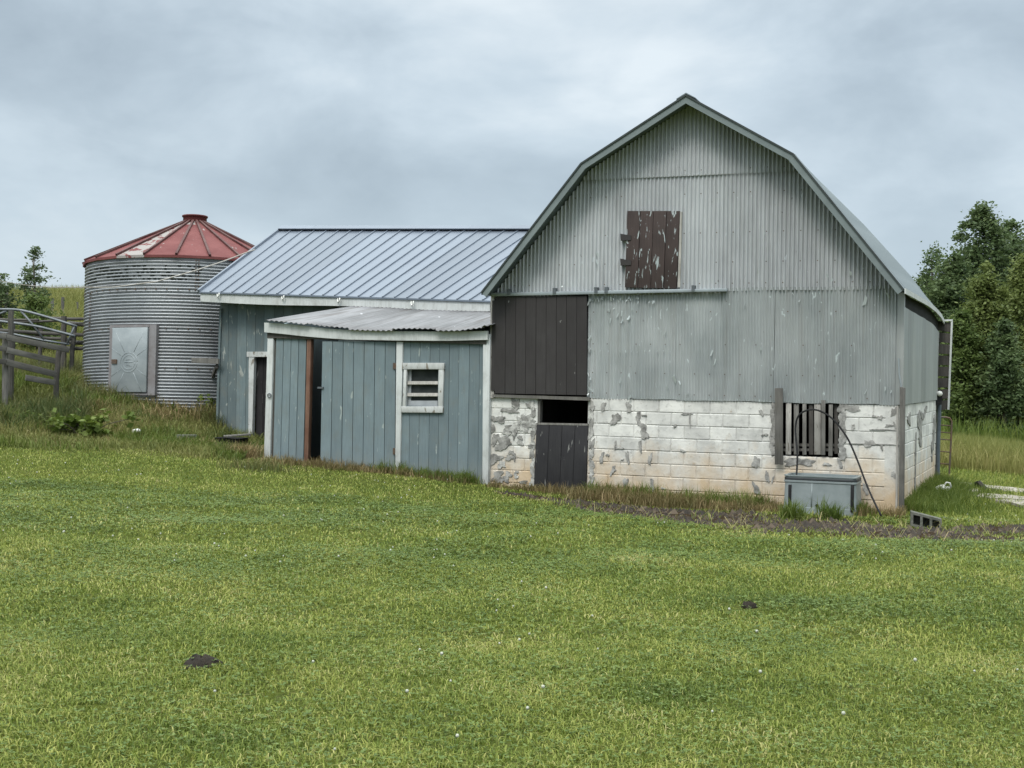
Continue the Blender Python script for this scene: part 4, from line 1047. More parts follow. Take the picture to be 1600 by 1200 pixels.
mb = MB(); mb.tube(smooth_path([B.W(*B.px(x, y, k), k) for x, y, k in hp]), .0135, 8); o = mb.build('hose', MAT['black'], None, True)
tag(o, 'black water hose arching from the slatted window down to the ground beside the tank', 'hose')

def cinder(name, px, py, rotz, tilt, label, L=.39, H=.19, W=.19, group=None):
    g = ghit(px, py); F = Frame(g, (math.cos(rotz), math.sin(rotz), math.sin(tilt)), (math.sin(rotz), -math.cos(rotz), 0))
    r = thing(name, g, label, 'concrete block', group); mb = MB(); t_ = .032
    v0 = -.02; nC = 3; cw = (L - t_ * (nC + 1)) / nC
    bb = lambda a, b, c, d, k1, k0: mb.hexa([F.W(a, c, k1), F.W(b, c, k1), F.W(b, d, k1), F.W(a, d, k1), F.W(a, c, k0), F.W(b, c, k0), F.W(b, d, k0), F.W(a, d, k0)])
    bb(-L / 2, L / 2, v0, v0 + t_, 0, -W); bb(-L / 2, L / 2, v0 + H - t_, v0 + H, 0, -W)
    for i in range(nC + 1):
        a = -L / 2 + i * (cw + t_); bb(a, a + t_, v0 + t_, v0 + H - t_, 0, -W)
    bb(-L / 2 + t_, L / 2 - t_, v0 + t_, v0 + H - t_, -W * .8, -W)
    mb.build('shell', MAT['concrete'], r); return r
cinder('concrete_block', 1447, 826, rad(-14), rad(-13), 'grey hollow concrete block lying tilted in the mud by the barn corner')
g = ghit(292, 693)
mb = MB(); F = Frame(g, (math.cos(.35), math.sin(.35), 0), (math.sin(.35), -math.cos(.35), 0))
mb.box(F, -.19, .19, -.1, .15, 0, -.19); o = mb.build('concrete_block', MAT['concrete'], None, bevel=.01)
tag(o, 'pale solid concrete block half buried in the weeds near the blue shed', 'concrete block')
# black tub with a plank across it, by the shed corner
g = ghit(352, 703); TF2 = Frame(g, B.e, B.n)
tub = thing('plastic_tub', g, 'battered black plastic tub in the weeds at the blue shed corner', 'tub')
mb = MB(); R0 = loft(mb, [(.24, .16, -.03), (.27, .18, .2), (.285, .195, .21), (.27, .18, .215), (.24, .16, .06)], TF2, -.2); mb.p.append(R0[-1][::-1]); mb.build('body', MAT['black'], tub, True)
mb = MB(); mb.beam(TF2.W(-.02, .245, .02), TF2.W(.34, .28, -.3), .16, .03); o = mb.build('plank', MAT['greywood'], None, bevel=.004); tag(o, 'short grey plank laid over the black tub by the shed', 'plank')
# timbers leaning on the bin
a = at(339, 572, 27.0); b = ghit(316, 622); mb = MB(); mb.beam(b + np.array([0, 0, -.05]), a, .05, .09); o = mb.build('leaning_pole', MAT['darkwood'], None); tag(o, 'dark pole leaning between the grain bin and the blue shed', 'pole')
mb = MB(); mb.beam(at(300, 562.5, 27.35), at(342, 564.5, 26.9), .03, .10, up=(0, 0, 1)); o = mb.build('loose_board', MAT['greywood'], None); tag(o, 'short grey board stuck level between the grain bin and shed wall', 'board')
# far right bits
g = B.W(.35, 0, -5.4); gx, gy = g[0], g[1]
g = ghit(1472, 775); jug = thing('plastic_jug', g, 'white plastic jug lying at the foot of the far barn corner', 'jug')
mb = MB(); mb.lathe(g + np.array([0, 0, .09]), [(.001, -.14), (.09, -.13), (.1, -.02), (.09, .05), (.035, .09), (.035, .13), (.001, .135)], 14, M=np.array(Matrix.Rotation(rad(70), 3, 'Y'))); mb.build('body', MAT['whiteplastic'], jug, True)
mb = MB(); mb.tube([g + np.array([.02, -.02, .17]), g + np.array([.06, -.03, .23]), g + np.array([.12, -.02, .22]), g + np.array([.15, 0, .14])], .013, 6); mb.build('handle', MAT['whiteplastic'], jug, True)
# rusty gate frame behind the barn
Yg = 28.5; G_ = lambda x, y: at(x, y, Yg)
gate2 = thing('rusty_frame', G_(1478, 768), 'rusty bent tube hurdle standing behind the far barn corner', 'hurdle')
mb = MB(); mb.tube([G_(*p) for p in [(1461, 652), (1478, 652), (1484, 653.5), (1487, 658), (1486, 690), (1483, 745), (1482, 775)]], .02, 7); mb.tube([G_(*p) for p in [(1455, 775), (1458, 652)]], .02, 7); mb.build('frame', MAT['rust'], gate2, True)
for i, y in enumerate((664, 675, 686, 705, 724)):
    mb = MB(); mb.tube([G_(1457, y - 1), G_(1486 - i * .6, y + 1.5)], .014, 6); mb.build('rung', MAT['rust'], gate2, True)
# broken pale slabs on the grass at the right
rr = random.Random(9)
SL = [(1540, 763, .95, .45, 'long pale broken slab lying flat in the grass right of the barn, farthest row'), (1588, 768, .9, .4, 'pale cracked slab in the grass at the right edge, beside the long one'), (1514, 768, .42, .25, 'small pale slab fragment nearest to the far barn corner'), (1572, 781, .95, .40, 'wide pale slab with dark crack in the middle of the rubble'), (1600, 789, .75, .25, 'pale slab nearest the camera at the right edge of the rubble')]
for x, y, a, b, lab in SL:
    g = ghit(x, y); mb = MB(); F = Frame(g, (1, .1, 0), (0, -1, 0)); n = 13; top = []; bot = []
    for i in range(n):
        t = 2 * math.pi * i / n; q_ = rr.uniform(.65, 1.1); X, Y_ = g[0] + a * .5 * q_ * math.cos(t) * 1.3, g[1] + b * q_ * math.sin(t) * 1.6
        z_ = g1(X, Y_); top.append((X, Y_, z_ + .035 + rr.uniform(0, .02))); bot.append((X, Y_, z_ - .06))
    it = [mb.vert(p, (p[0], p[1])) for p in top]; ib = [mb.vert(p, (p[0], p[1])) for p in bot]; mb.p.append(it)
    for i in range(n): mb.q.append([ib[i], ib[(i + 1) % n], it[(i + 1) % n], it[i]])
    o = mb.build('broken_slab', MAT['pale'], None); tag(o, lab, 'slab', 'broken pale slabs in the grass right of the barn')
g = ghit(1524, 766); bk_ = thing('bucket', g, 'small black bucket tipped on its side on the pale slabs', 'bucket')
mb = MB(); Mr = np.array(Matrix.Rotation(rad(12), 3, 'Z') @ Matrix.Rotation(rad(78), 3, 'X')); mb.lathe(g + np.array([0, 0, .07]), [(a * .62, b_ * .62) for a, b_ in ((.001, -.12), (.10, -.12), (.135, .14), (.145, .14), (.145, .15), (.125, .15), (.09, -.10), (.001, -.10))], 18, M=Mr); mb.build('body', MAT['black'], bk_, True)
mb = MB(); g2 = ghit(1534, 768); mb.beam(g2 + np.array([-.06, 0, .18]), g2 + np.array([.12, -.1, .0]), .04, .05); o = mb.build('stick', MAT['darkwood'], None); tag(o, 'short dark stick propped beside the black bucket', 'stick')
# dung and a bottle
for px, py, a, b, lab in [(313, 1042, .085, .11, 'dark dung pat lying in the foreground lawn at the left'), (1170, 951, .05, .06, 'small dark dung pat in the lawn at the right')]:
    g = ghit(px, py); o_ = MB(); nr, na = 5, 26; rings = []
    for i in range(nr + 1):
        t = i / nr; row = []
        for j in range(na):
            th2 = 2 * math.pi * j / na; w = (1 + .22 * math.sin(3 * th2 + 1) + .12 * math.sin(7 * th2)); X = g[0] + math.cos(th2) * a * t * w * 1.15; Y_ = g[1] + math.sin(th2) * b * t * w
            row.append(o_.vert((X, Y_, g1(X, Y_) + (.036 + .014 * math.sin(5 * th2 + 3) * t + .008 * math.sin(11 * t + 3 * th2)) * (1 - t ** 4) + .004), (X, Y_)))
        rings.append(row)
    for i in range(nr):
        for j in range(na): o_.q.append([rings[i][j], rings[i + 1][j], rings[i + 1][(j + 1) % na], rings[i][(j + 1) % na]])
    o = o_.build('dung_pat', MAT['dung'], None, True); tag(o, lab, 'dung pat', 'dung pats on the lawn')
g = ghit(211, 680); mb = MB(); mb.tube([g + np.array([-.05, 0, .05]), g + np.array([.02, 0, .06]), g + np.array([.07, 0, .07]), g + np.array([.1, 0, .075])], [.04, .045, .042, .02], 9); o = mb.build('bottle', MAT['whiteplastic'], None, True); tag(o, 'small white plastic bottle dropped in the rough grass below the bin', 'bottle')

# ------------------------------------------------------------------ fences at the left
def post(name, px, py, Y, hpx, wpx, mat, lab, grp=None, lean_=0, parent=None):
    b = at(px, py, Y); t = at(px + lean_, py - hpx, Y); s_ = wpx / FPX * Y
    mb = MB(); n = 7; r_ = random.Random(px * 7 + int(py))
    mb.tube([b + (t - b) * i / 6 + np.array([r_.uniform(-.008, .008), 0, 0]) - np.array([0, 0, .8 if i == 0 else 0]) for i in range(7)], [s_ / 2 * r_.uniform(.9, 1.08) for i in range(7)], 8, r_.random())
    o = mb.build(name, mat, parent)
    if lab: tag(o, lab, 'post', grp)
    return o
pf = thing('plank_fence', at(8, 595, 25.6), 'weathered grey plank fence left of the grain bin, nearest to the lawn', 'fence')
post('post', 8, 592, 25.6, 72, 9.5, MAT['fencewood'], None, parent=pf); post('post', 88, 600, 26.6, 52, 9, MAT['darkwood'], None, parent=pf, lean_=4); post('post', 17, 575, 26.2, 90, 9, MAT['fencewood'], None, parent=pf)
for (x0, y0, x1, y1, w, Y0, Y1) in [(10, 527, 108, 547, 9, 25.5, 26.5), (10, 547, 86, 564, 9, 25.5, 26.4), (10, 566, 88, 585, 10, 25.5, 26.4), (40, 590, 86, 598, 9, 25.8, 26.4), (-40, 522, 10, 526, 8, 25.2, 25.5), (-40, 540, 10, 545, 8, 25.2, 25.5), (-40, 560, 10, 566, 8, 25.2, 25.5)]:
    mb = MB(); mb.beam(at(x0, y0, Y0), at(x1, y1, Y1), .03, w / FPX * 25.8, r=random.random()); 
    # turn the grain along the plank
    mb.uv = [(v, u) for u, v in mb.uv]; mb.build('plank', MAT['fencewood'], pf, bevel=.004)
rf = thing('rail_fence', at(110, 560, 30), 'dark old rail fence running behind the metal gate to the bin', 'fence')
post('post', 99, 560, 29.6, 66, 9, MAT['darkwood'], None, parent=rf, lean_=1); post('post', 112, 560, 29.8, 55, 8, MAT['fencewood'], None, parent=rf, lean_=5); post('post', 20, 560, 30.6, 60, 8, MAT['darkwood'], None, parent=rf); post('post', 63, 560, 30.1, 52, 7, MAT['darkwood'], None, parent=rf)
for (x0, y0, x1, y1, w) in [(80, 497, 145, 498, 5), (108, 505, 145, 507, 7), (20, 503, 104, 500, 4), (-20, 515, 145, 524, 6), (15, 524, 110, 530, 5), (-20, 498, 60, 500, 4), (100, 534, 145, 535, 7), (90, 543, 145, 544, 6)]:
    mb = MB(); mb.tube([at(x0, y0, 30.4), at((x0 + x1) / 2, (y0 + y1) / 2 + 1, 30.0), at(x1, y1, 29.6)], w / FPX * 15, 7); mb.uv = [(u, v) for u, v in mb.uv]; mb.build('rail', MAT['darkwood'], rf, True)
mg = thing('metal_gate', at(60, 530, 27.5), 'bent galvanised tube gate lying against the fence left of the bin', 'gate')
Gp = lambda x, y, Y=27.6: at(x, y, Y)
mb = MB(); mb.tube(smooth_path([Gp(-40, 483), Gp(0, 483.5), Gp(33, 485), Gp(75, 496), Gp(120, 510)], 3), .027, 8)
mb.tube(smooth_path([Gp(-40, 497), Gp(0, 502), Gp(52, 509), Gp(90, 518), Gp(117, 525)], 3), .027, 8); mb.tube([Gp(-40, 515), Gp(20, 522), Gp(69, 532), Gp(108, 538)], .022, 8); mb.build('rails', MAT['galv'], mg, True)
for p in ([(33, 486), (50, 506), (69, 531)], [(-12, 500), (0, 490), (10, 486)], [(117, 509), (110, 525), (105, 537)]):
    mb = MB(); mb.tube([Gp(*c) for c in p], .022, 8); mb.build('brace', MAT['galv'], mg, True)
for i, (x, y, Y, h, w, lab) in enumerate([(82, 500, 42, 34, 4.5, 'grey post on the grassy hill, left of the pair'), (98, 500, 42, 36, 5, 'grey post on the grassy hill, right of the pair'), (121, 500, 44, 28, 3, 'thin grey post on the hill beside the bin'), (10, 495, 42, 40, 6, 'grey post on the hill behind the young tree')]):
    post('fence_post', x, y, Y, h, w, MAT['fencewood'], lab, 'posts on the hill behind the fence')

# ------------------------------------------------------------------ trees
def leaf_cloud(C, N, size, seed, flat=.5, asp=.55):
    """N leaf sprays round the points C (M x 4: xyz, spread)"""
    r = np.random.default_rng(seed); i = r.integers(0, len(C), N)
    P = C[i, :3] + r.normal(0, 1, (N, 3)) * C[i, 3:4] * np.array([1, 1, .75])
    a = r.normal(0, 1, (N, 3)); a[:, 2] *= flat; a /= np.linalg.norm(a, axis=1)[:, None]
    b = np.cross(a, r.normal(0, 1, (N, 3))); b /= np.linalg.norm(b, axis=1)[:, None]
    s = size * r.uniform(.55, 1.3, N)[:, None]
    V = np.stack([P - a * s, P + b * s * asp * .8 - a * s * .1, P + a * s, P - b * s * asp - a * s * .05], 1).reshape(-1, 3)
    q = np.arange(N * 4).reshape(-1, 4); cr = np.random.default_rng(seed + 1).random(len(C))
    rn = np.repeat(np.clip(cr[i] * .6 + r.random(N) * .4, 0, 1), 4)
    return V, q, rn
def make_tree(name, lab, px, py, Y, hpx, wpx, prof, leafmat, seed, nclump=90, nleaf=7000, lsize=.13, group=None, dead=0, cat='tree', base=.06, spread=.235, shell=.55):
    r = np.random.default_rng(seed); s = Y / FPX
    b = at(px, py, Y); x, y = b[0], b[1]; z0 = g1(x, y); top = at(px, py - hpx, Y)[2]; H = top - z0; R = wpx * s / 2
    root = thing(name, (x, y, z0), lab, cat, group)
    tt = np.array([p[0] for p in prof]); pr = np.array([p[1] for p in prof])
    C = []; ends = []
    while len(C) < nclump:
        t = base + (1 - base) * r.random() ** .9; rr_ = np.interp(t, tt, pr) * R
        if r.random() > .25 + .75 * np.interp(t, tt, pr): continue
        a = r.random() * 6.283; d = rr_ * (shell + (1 - shell) * r.random()) * (1 + .22 * math.sin(3 * a + seed + t * 7) + r.normal(0, .08)) if r.random() < .75 else rr_ * r.random() * .6
        p = np.array([x + d * math.cos(a), y + d * math.sin(a), z0 + t * H * (1 - .03 * r.random())]); C.append((*p, spread * R ** .5 * (.5 + .8 * r.random()) * (.6 + .5 * np.interp(t, tt, pr))))
    C = np.array(C)
    mb = MB(); wob = lambda t: np.array([.02 * H * math.sin(t * 3 + seed), .02 * H * math.cos(t * 2.3 + seed), 0])
    tr = [np.array([x, y, z0 - .2 + (H * .88 + .2) * t]) + wob(t) * t for t in np.linspace(0, 1, 9)]
    tw = max(.035, H * .016); mb.tube(tr, [tw * (1.15 - t) + .008 for t in np.linspace(0, 1, 9)], 7)
    for c in C[:: max(1, len(C) // 34)]:
        t = float(np.clip((c[2] - z0) / H - .10 * r.random() - .04, .05, .93)); a = np.array([x, y, z0 + H * t]) + wob(t) * t; e = c[:3]
        m = (a + e) / 2 + np.array([0, 0, -.03 * H * r.random()]); w = tw * .42 * (1.1 - t); mb.tube([a, m, e], [w, w * .7, w * .25 + .004], 5)
    mb.build('trunk', MAT['bark'], root, True)
    V, q, rn = leaf_cloud(C, nleaf, lsize, seed)
    mesh_np('crown', V, q, None, None, rn, leafmat, root)
    return root
LF_dark = M_leaf('cedar_leaf_dark', [(0, (.042, .070, .030)), (.5, (.092, .134, .054)), (1, (.16, .205, .08))], .35, .3)
LF_mid = M_leaf('leaf_mid_green', [(0, (.052, .082, .024)), (.5, (.105, .150, .042)), (1, (.17, .215, .066))], .35, .3)
LF_yel = M_leaf('leaf_olive_green', [(0, (.070, .098, .028)), (.5, (.142, .178, .052)), (1, (.22, .255, .085))], .35, .3)
LF_sap = M_leaf('leaf_sapling', [(0, (.045, .075, .034)), (.5, (.09, .13, .055)), (1, (.15, .19, .085))], .4, .25)
oval = [(0, .45), (.12, .8), (.35, 1), (.6, .92), (.8, .66), (.93, .36), (1, .06)]
cone = [(0, .6), (.1, .95), (.3, 1), (.55, .82), (.75, .55), (.9, .27), (1, .04)]
tall = [(0, .5), (.2, .9), (.45, 1), (.7, .85), (.87, .55), (1, .12)]
GRP = 'trees at the edge of the meadow right of the barn'
TREES = [
    ('tall_cedar', 'tallest dark tree of the row, its ragged rounded top highest against the sky', 1530, 668, 64, 346, 140, tall, LF_dark, 31, 150, 15000, .15),
    ('cedar_tree', 'dark tree with a broken top just right of the tallest tree', 1574, 668, 66, 325, 88, tall, LF_dark, 32, 110, 9500, .15),
    ('thin_tree', 'thin half bare tree rising just behind the barn roof edge', 1456, 668, 62, 302, 74, [(0, .5), (.2, .9), (.5, 1), (.75, .9), (.9, .55), (1, .15)], LF_dark, 33, 70, 3600, .12),
    ('cedar_tree', 'dark full tree filling the gap right behind the barn eave', 1486, 668, 60, 268, 120, oval, LF_dark, 34, 150, 15000, .14),
    ('olive_tree', 'olive green round topped tree standing in front of the tallest tree', 1538, 670, 55, 256, 82, oval, LF_yel, 35, 130, 12500, .125),
    ('olive_tree', 'yellowish green tree at the right edge in front of the others', 1596, 670, 56, 272, 78, tall, LF_yel, 36, 130, 12500, .125),
    ('cedar_tree', 'low dark bushy tree between the barn corner and the olive tree', 1500, 672, 54, 190, 60, oval, LF_mid, 37, 90, 8000, .12),
    ('cedar_tree', 'sparse grey green tree behind at the right edge of the photo', 1606, 668, 70, 322, 80, tall, LF_mid, 38, 70, 4200, .13),
    ('cedar_tree', 'dark green tree with low branches under the two olive trees', 1568, 672, 53, 170, 64, oval, LF_dark, 39, 90, 8000, .12),
    ('cedar_tree', 'leafy tree low behind the thin half bare tree', 1440, 668, 64, 238, 80, oval, LF_mid, 40, 90, 8500, .14),
    ('cedar_tree', 'dark tree beyond the right edge of the photo, third row', 1668, 670, 60, 310, 110, tall, LF_dark, 41, 90, 7000, .15),
    ('olive_tree', 'olive tree beyond the right edge of the photo, front row', 1656, 672, 56, 220, 90, oval, LF_yel, 42, 80, 6000, .14),
]
for t in TREES[:10]:
    make_tree(t[0], t[1], *t[2:9], seed=t[9], nclump=int(t[10] * 1.35), nleaf=int(t[11] * 2.0), lsize=t[12] * .70, group=GRP, base=.02)
# left: young tree and bushes on the hill
make_tree('young_tree', 'young sparse tree with airy crown on the hill left of the grain bin', 53, 530, 36, 146, 62, [(0, .5), (.2, .9), (.4, .9), (.6, .75), (.8, .5), (1, .1)], LF_sap, 51, 80, 2600, .045, base=.12, spread=.13)
make_tree('bush', 'leafy green bush at the foot of the young tree', 58, 535, 35, 84, 58, oval, LF_mid, 52, 56, 3600, .055, cat='bush', base=.05, spread=.18)
make_tree('bush', 'dark bush at the left edge of the photo behind the gate', 2, 530, 36, 104, 46, oval, LF_sap, 53, 44, 2200, .05, cat='bush', base=.05, spread=.17)

# ------------------------------------------------------------------ grass
def blades(name, P, h, w, lean_, mat, seed, lab, rn=None, smooth=False):
    r = np.random.default_rng(seed); N = len(P); az = r.random(N) * 6.283; fa = az + r.normal(0, .9, N)
    d = np.c_[np.cos(az), np.sin(az), np.zeros(N)]; sd = np.c_[-np.sin(fa), np.cos(fa), np.zeros(N)]
    up = np.array([0, 0, 1.0]); H = h[:, None]; W = w[:, None] / 2; L = lean_[:, None]
    b = P - up * .01; m = P + up * H * .6 + d * L * H * .35; t = P + up * H * (1 - .25 * np.minimum(L, 1.6) ** 1.4) + d * L * H
    V = np.stack([b - sd * W, b + sd * W, m - sd * W * .8, m + sd * W * .8, t], 1).reshape(-1, 3)
    i = np.arange(N) * 5; q = np.stack([i, i + 1, i + 3, i + 2], 1); tr = np.stack([i + 2, i + 3, i + 4], 1)
    rn = r.random(N) if rn is None else rn
    o = mesh_np(name, V, q, tr, None, np.repeat(rn, 5), mat, None, False)
    tag(o, lab, None, None, 'stuff'); return o
def patch_noise(x, y, s, seed):
    r = np.random.default_rng(seed); out = 0
    for k in range(6):
        a = r.random() * 6.28; f = s * (1 + .45 * k); out = out + np.sin((x * math.cos(a) + y * math.sin(a)) * f + r.random() * 6.28) / (1 + .3 * k)
    return out / 3
def scatter(N, x0, x1, y0, y1, fan, seed):
    """points in the viewed fan between two distances"""
    r = np.random.default_rng(seed); y = np.sqrt(r.random(N) * (y1 ** 2 - y0 ** 2) + y0 ** 2) if fan else r.uniform(y0, y1, N)
    x = (r.random(N) - .5) * 2 * (.375 * y * 1.2 + 1.6) if fan else r.uniform(x0, x1, N)
    return x, y
MG = M_leaf('lawn_blade', [(0, (.056, .094, .018)), (.30, (.132, .182, .029)), (.6, (.222, .263, .050)), (.84, (.335, .345, .092)), (1, (.50, .45, .22))], .3, .25, .9)
MGdry = M_leaf('dry_grass_blade', [(0, (.085, .120, .028)), (.45, (.19, .20, .058)), (.75, (.30, .255, .115)), (1, (.44, .35, .20))], .25, .4, 1.2)
MGtall = M_leaf('meadow_blade', [(0, (.095, .125, .030)), (.45, (.185, .20, .055)), (.8, (.27, .26, .09)), (1, (.38, .32, .15))], .3, .45, .35)
MGgreen = M_leaf('lush_blade', [(0, (.055, .090, .015)), (.5, (.105, .15, .026)), (1, (.19, .22, .055))], .3, .3, 1)
MClover = M_leaf('clover_leaf', [(0, (.055, .095, .022)), (.6, (.115, .170, .040)), (1, (.20, .255, .08))], .25, .4, .9)

def lawn():
    Ps = []; hs = []; ws = []; ls = []; rns = []
    DUNG = [ghit(313, 1042), ghit(1170, 951)]
    LUSH = [(*ghit(px, py)[:2], a, b) for px, py, a, b in [(745, 862, .9, .8), (1190, 945, .7, .7), (1250, 965, .5, .5), (560, 790, 1.6, .8), (1560, 950, .6, .8), (120, 760, 1.3, .9), (1050, 1090, .3, .3), (330, 1160, .4, .3)]]
    r = np.random.default_rng(100)
    for (y0, y1, N, w0, hm) in ((5.0, 8.5, 190000, .0058, .027), (8.5, 13, 170000, .0074, .028), (13, 25, 200000, .0105, .034)):
        x, y = scatter(N, 0, 0, y0, y1, True, int(y0 * 10))
        ok = ~in_building(x, y, .02) & (dirt_dist(x, y) + .35 * patch_noise(x, y, 3.1, 44) > .35 + .75 * r.random(N)) & (bank(x, y) < .6)
        u, k = local_uk(x, y); ok &= ~((k < 0) & (u > -13) & (u < 0))
        for c_ in DUNG: ok &= np.hypot((x - c_[0]) / 1.0, (y - c_[1]) / 1.5) > .095
        fine = patch_noise(x, y, 5.5, 17) + .7 * patch_noise(x, y, 13, 19); ok &= fine + r.normal(0, .5, len(x)) > -.85
        x, y = x[ok], y[ok]; pn = patch_noise(x, y, .8, 3)
        L_ = np.zeros(len(x))
        for (cx, cy, a, b) in LUSH: L_ = np.maximum(L_, np.exp(-(((x - cx) / a) ** 2 + ((y - cy) / b) ** 2)))
        tone = .5 + .22 * patch_noise(x, y, 1.7, 23) + .16 * patch_noise(x, y, 4.6, 29); t_ = np.clip(tone + r.normal(0, .29, len(x)) - .5 * L_, 0, 1); t_[r.random(len(x)) < .045] = 1.0; rns.append(t_)
        Ps.append(np.c_[x, y, gz(x, y)]); h = hm * r.uniform(.5, 1.5, len(x)) * (1 + .22 * pn); hs.append(np.clip(h, .012, .09)); ws.append(w0 * r.uniform(.7, 1.4, len(x))); ls.append(r.uniform(.5, 2.1, len(x)))
    blades('lawn_grass', np.vstack(Ps), np.concatenate(hs), np.concatenate(ws), np.concatenate(ls), MG, 101, 'short mown lawn grass with clover and yellow patches', np.concatenate(rns))
    # clover leaves: three small leaflets
    N = 110000; x, y = scatter(N, 0, 0, 5, 19, True, 77); pn = patch_noise(x, y, 1.3, 8) + .6 * patch_noise(x, y, 4.1, 18); ok = (pn + r.normal(0, .55, N) > .12) & ~in_building(x, y, .05) & (dirt_dist(x, y) > 1); x, y = x[ok], y[ok]; N = len(x)
    P = np.c_[x, y, gz(x, y) + r.uniform(.012, .045, N)]; V = []; s = (r.uniform(.007, .013, N) * np.interp(y, [6, 18], [1, 1.7]))[:, None]; az = r.random(N) * 6.28
    for k in range(3):
        a = az + k * 2.094; d = np.c_[np.cos(a), np.sin(a), r.uniform(.0, .45, N)]; e = np.c_[-np.sin(a), np.cos(a), r.uniform(-.2, .2, N)]
        V += [P, P + d * s * .7 - e * s * .65, P + d * s * 1.5, P + d * s * .7 + e * s * .65]
    V = np.stack(V, 1).reshape(-1, 3); q = np.arange(len(V)).reshape(-1, 4)
    tag(mesh_np('clover_leaves', V, q, None, None, np.repeat(r.random(N), 12), MClover), 'clover leaves spread through the lawn', None, None, 'stuff')
    # white clover heads
    N = 520; x, y = scatter(N, 0, 0, 5.2, 22, True, 78); pn = patch_noise(x, y, .7, 5); ok = (pn > -.1) & ~in_building(x, y, .1) & (dirt_dist(x, y) > 1.2) & (bank(x, y) < .3); x, y = x[ok], y[ok]
    mb = MB()
    for a, b, c in zip(x, y, gz(x, y)):
        s_ = random.uniform(.006, .0115); p = np.array([a, b, c + random.uniform(.03, .07)])
        mb.lathe(p, [(.001, -s_), (s_ * .8, -s_ * .5), (s_, .1 * s_), (s_ * .7, s_ * .8), (.001, s_)], 6)
    tag(mb.build('clover_flowers', M_plain('clover_white', (.45, .45, .40), (.33, .35, .27), 60, .7)), 'tiny white clover heads dotted through the lawn', None, None, 'stuff')
lawn()

MGstraw = M_leaf('straw_weed', [(0, (.075, .085, .024)), (.35, (.145, .125, .05)), (.7, (.25, .185, .09)), (1, (.38, .285, .155))], .25, .35, 1.4)
def wall_weeds():
    """rough tufts along the foot of the walls"""
    r = np.random.default_rng(200)
    def tufts(line, n, k0, k1, h0, h1, nb, spread, mat, seed, lab, name, w=(.006, .011)):
        P = []; h = []; rn = []
        for _ in range(n):
            i = r.integers(0, len(line) - 1); t = r.random(); u = line[i] * (1 - t) + line[i + 1] * t; k = r.uniform(k0, k1); c = B.W(u, 0, k); m = int(nb * r.uniform(.5, 1.5)); hh = r.uniform(h0, h1); base = r.random() * .5
            pp = c[None, :2] + r.normal(0, spread, (m, 2)); P.append(pp); h.append(hh * r.uniform(.45, 1.1, m)); rn.append(np.clip(base + r.random(m) * .5, 0, 1))
        P = np.vstack(P); h = np.concatenate(h); rn = np.concatenate(rn); ok = ~in_building(P[:, 0], P[:, 1], .03); P = P[ok]; h = h[ok]; rn = rn[ok]; N = len(P)
        blades(name, np.c_[P, gz(P[:, 0], P[:, 1])], h, r.uniform(*w, N), np.abs(r.normal(.45, .35, N)), mat, seed, lab, rn)
    tufts(np.array([-6.3, -4.4]), 45, .1, .5, .06, .2, 40, .06, MGstraw, 201, 'short dry weeds below the dark half door', 'dry_weeds')
    tufts(np.array([-4.7, -1.7]), 210, .06, 1.0, .06, .28, 46, .09, MGstraw, 202, 'dry straw coloured weeds along the block wall', 'dry_weeds')
    tufts(np.array([-4.6, -1.9]), 95, .05, .6, .12, .34, 46, .06, MGgreen, 203, 'green grass tufts growing at the foot of the block wall', 'grass_tufts')
    tufts(np.array([-10.4, -6.6]), 120, .1, .55, .05, .2, 34, .08, MGstraw, 204, 'dry weeds along the foot of the blue lean-to', 'dry_weeds')
    tufts(np.array([-8.3, -7.2, -6.6]), 46, .1, .4, .10, .30, 40, .06, MGgreen, 205, 'green grass tufts growing below the louvred window', 'grass_tufts')
    # by the tank
    for c, n_, sd, lab in [((1238, 812), 9, 206, 'green grass tuft left in front of the water tank'), ((1298, 812), 11, 207, 'green grass tuft in the middle in front of the water tank'), ((1345, 806), 9, 208, 'green grass tuft at the right foot of the water tank')]:
        g = ghit(*c); u, k = local_uk(np.array([g[0]]), np.array([g[1]])); tufts(np.array([u[0] - .10, u[0] + .10]), n_, k[0] - .05, k[0] + .15, .2, .36, 40, .05, MGgreen, sd, lab, 'grass_tufts')
    tufts(np.array([-.75, -.3, .1]), 26, .2, .7, .08, .22, 36, .06, MGstraw, 209, 'dry weeds between the water tank and the barn corner', 'dry_weeds')
    # right side of the barn: taller green grass
    P = []; N = 9000
    q_ = r.uniform(.05, 5.5, N); a = r.exponential(.38, N) + .03; c = S.W(0, 0, 0); xy = S.O[None, :2] + q_[:, None] * S.e[None, :2] + a[:, None] * S.n[None, :2]
    hh = np.clip(.30 - .15 * a, .08, .4) * r.uniform(.4, 1.1, N)
    blades('side_grass', np.c_[xy, gz(xy[:, 0], xy[:, 1])], hh, r.uniform(.006, .012, N), np.abs(r.normal(.4, .3, N)), MGgreen, 210, 'taller green grass along the right side wall of the barn')
wall_weeds()
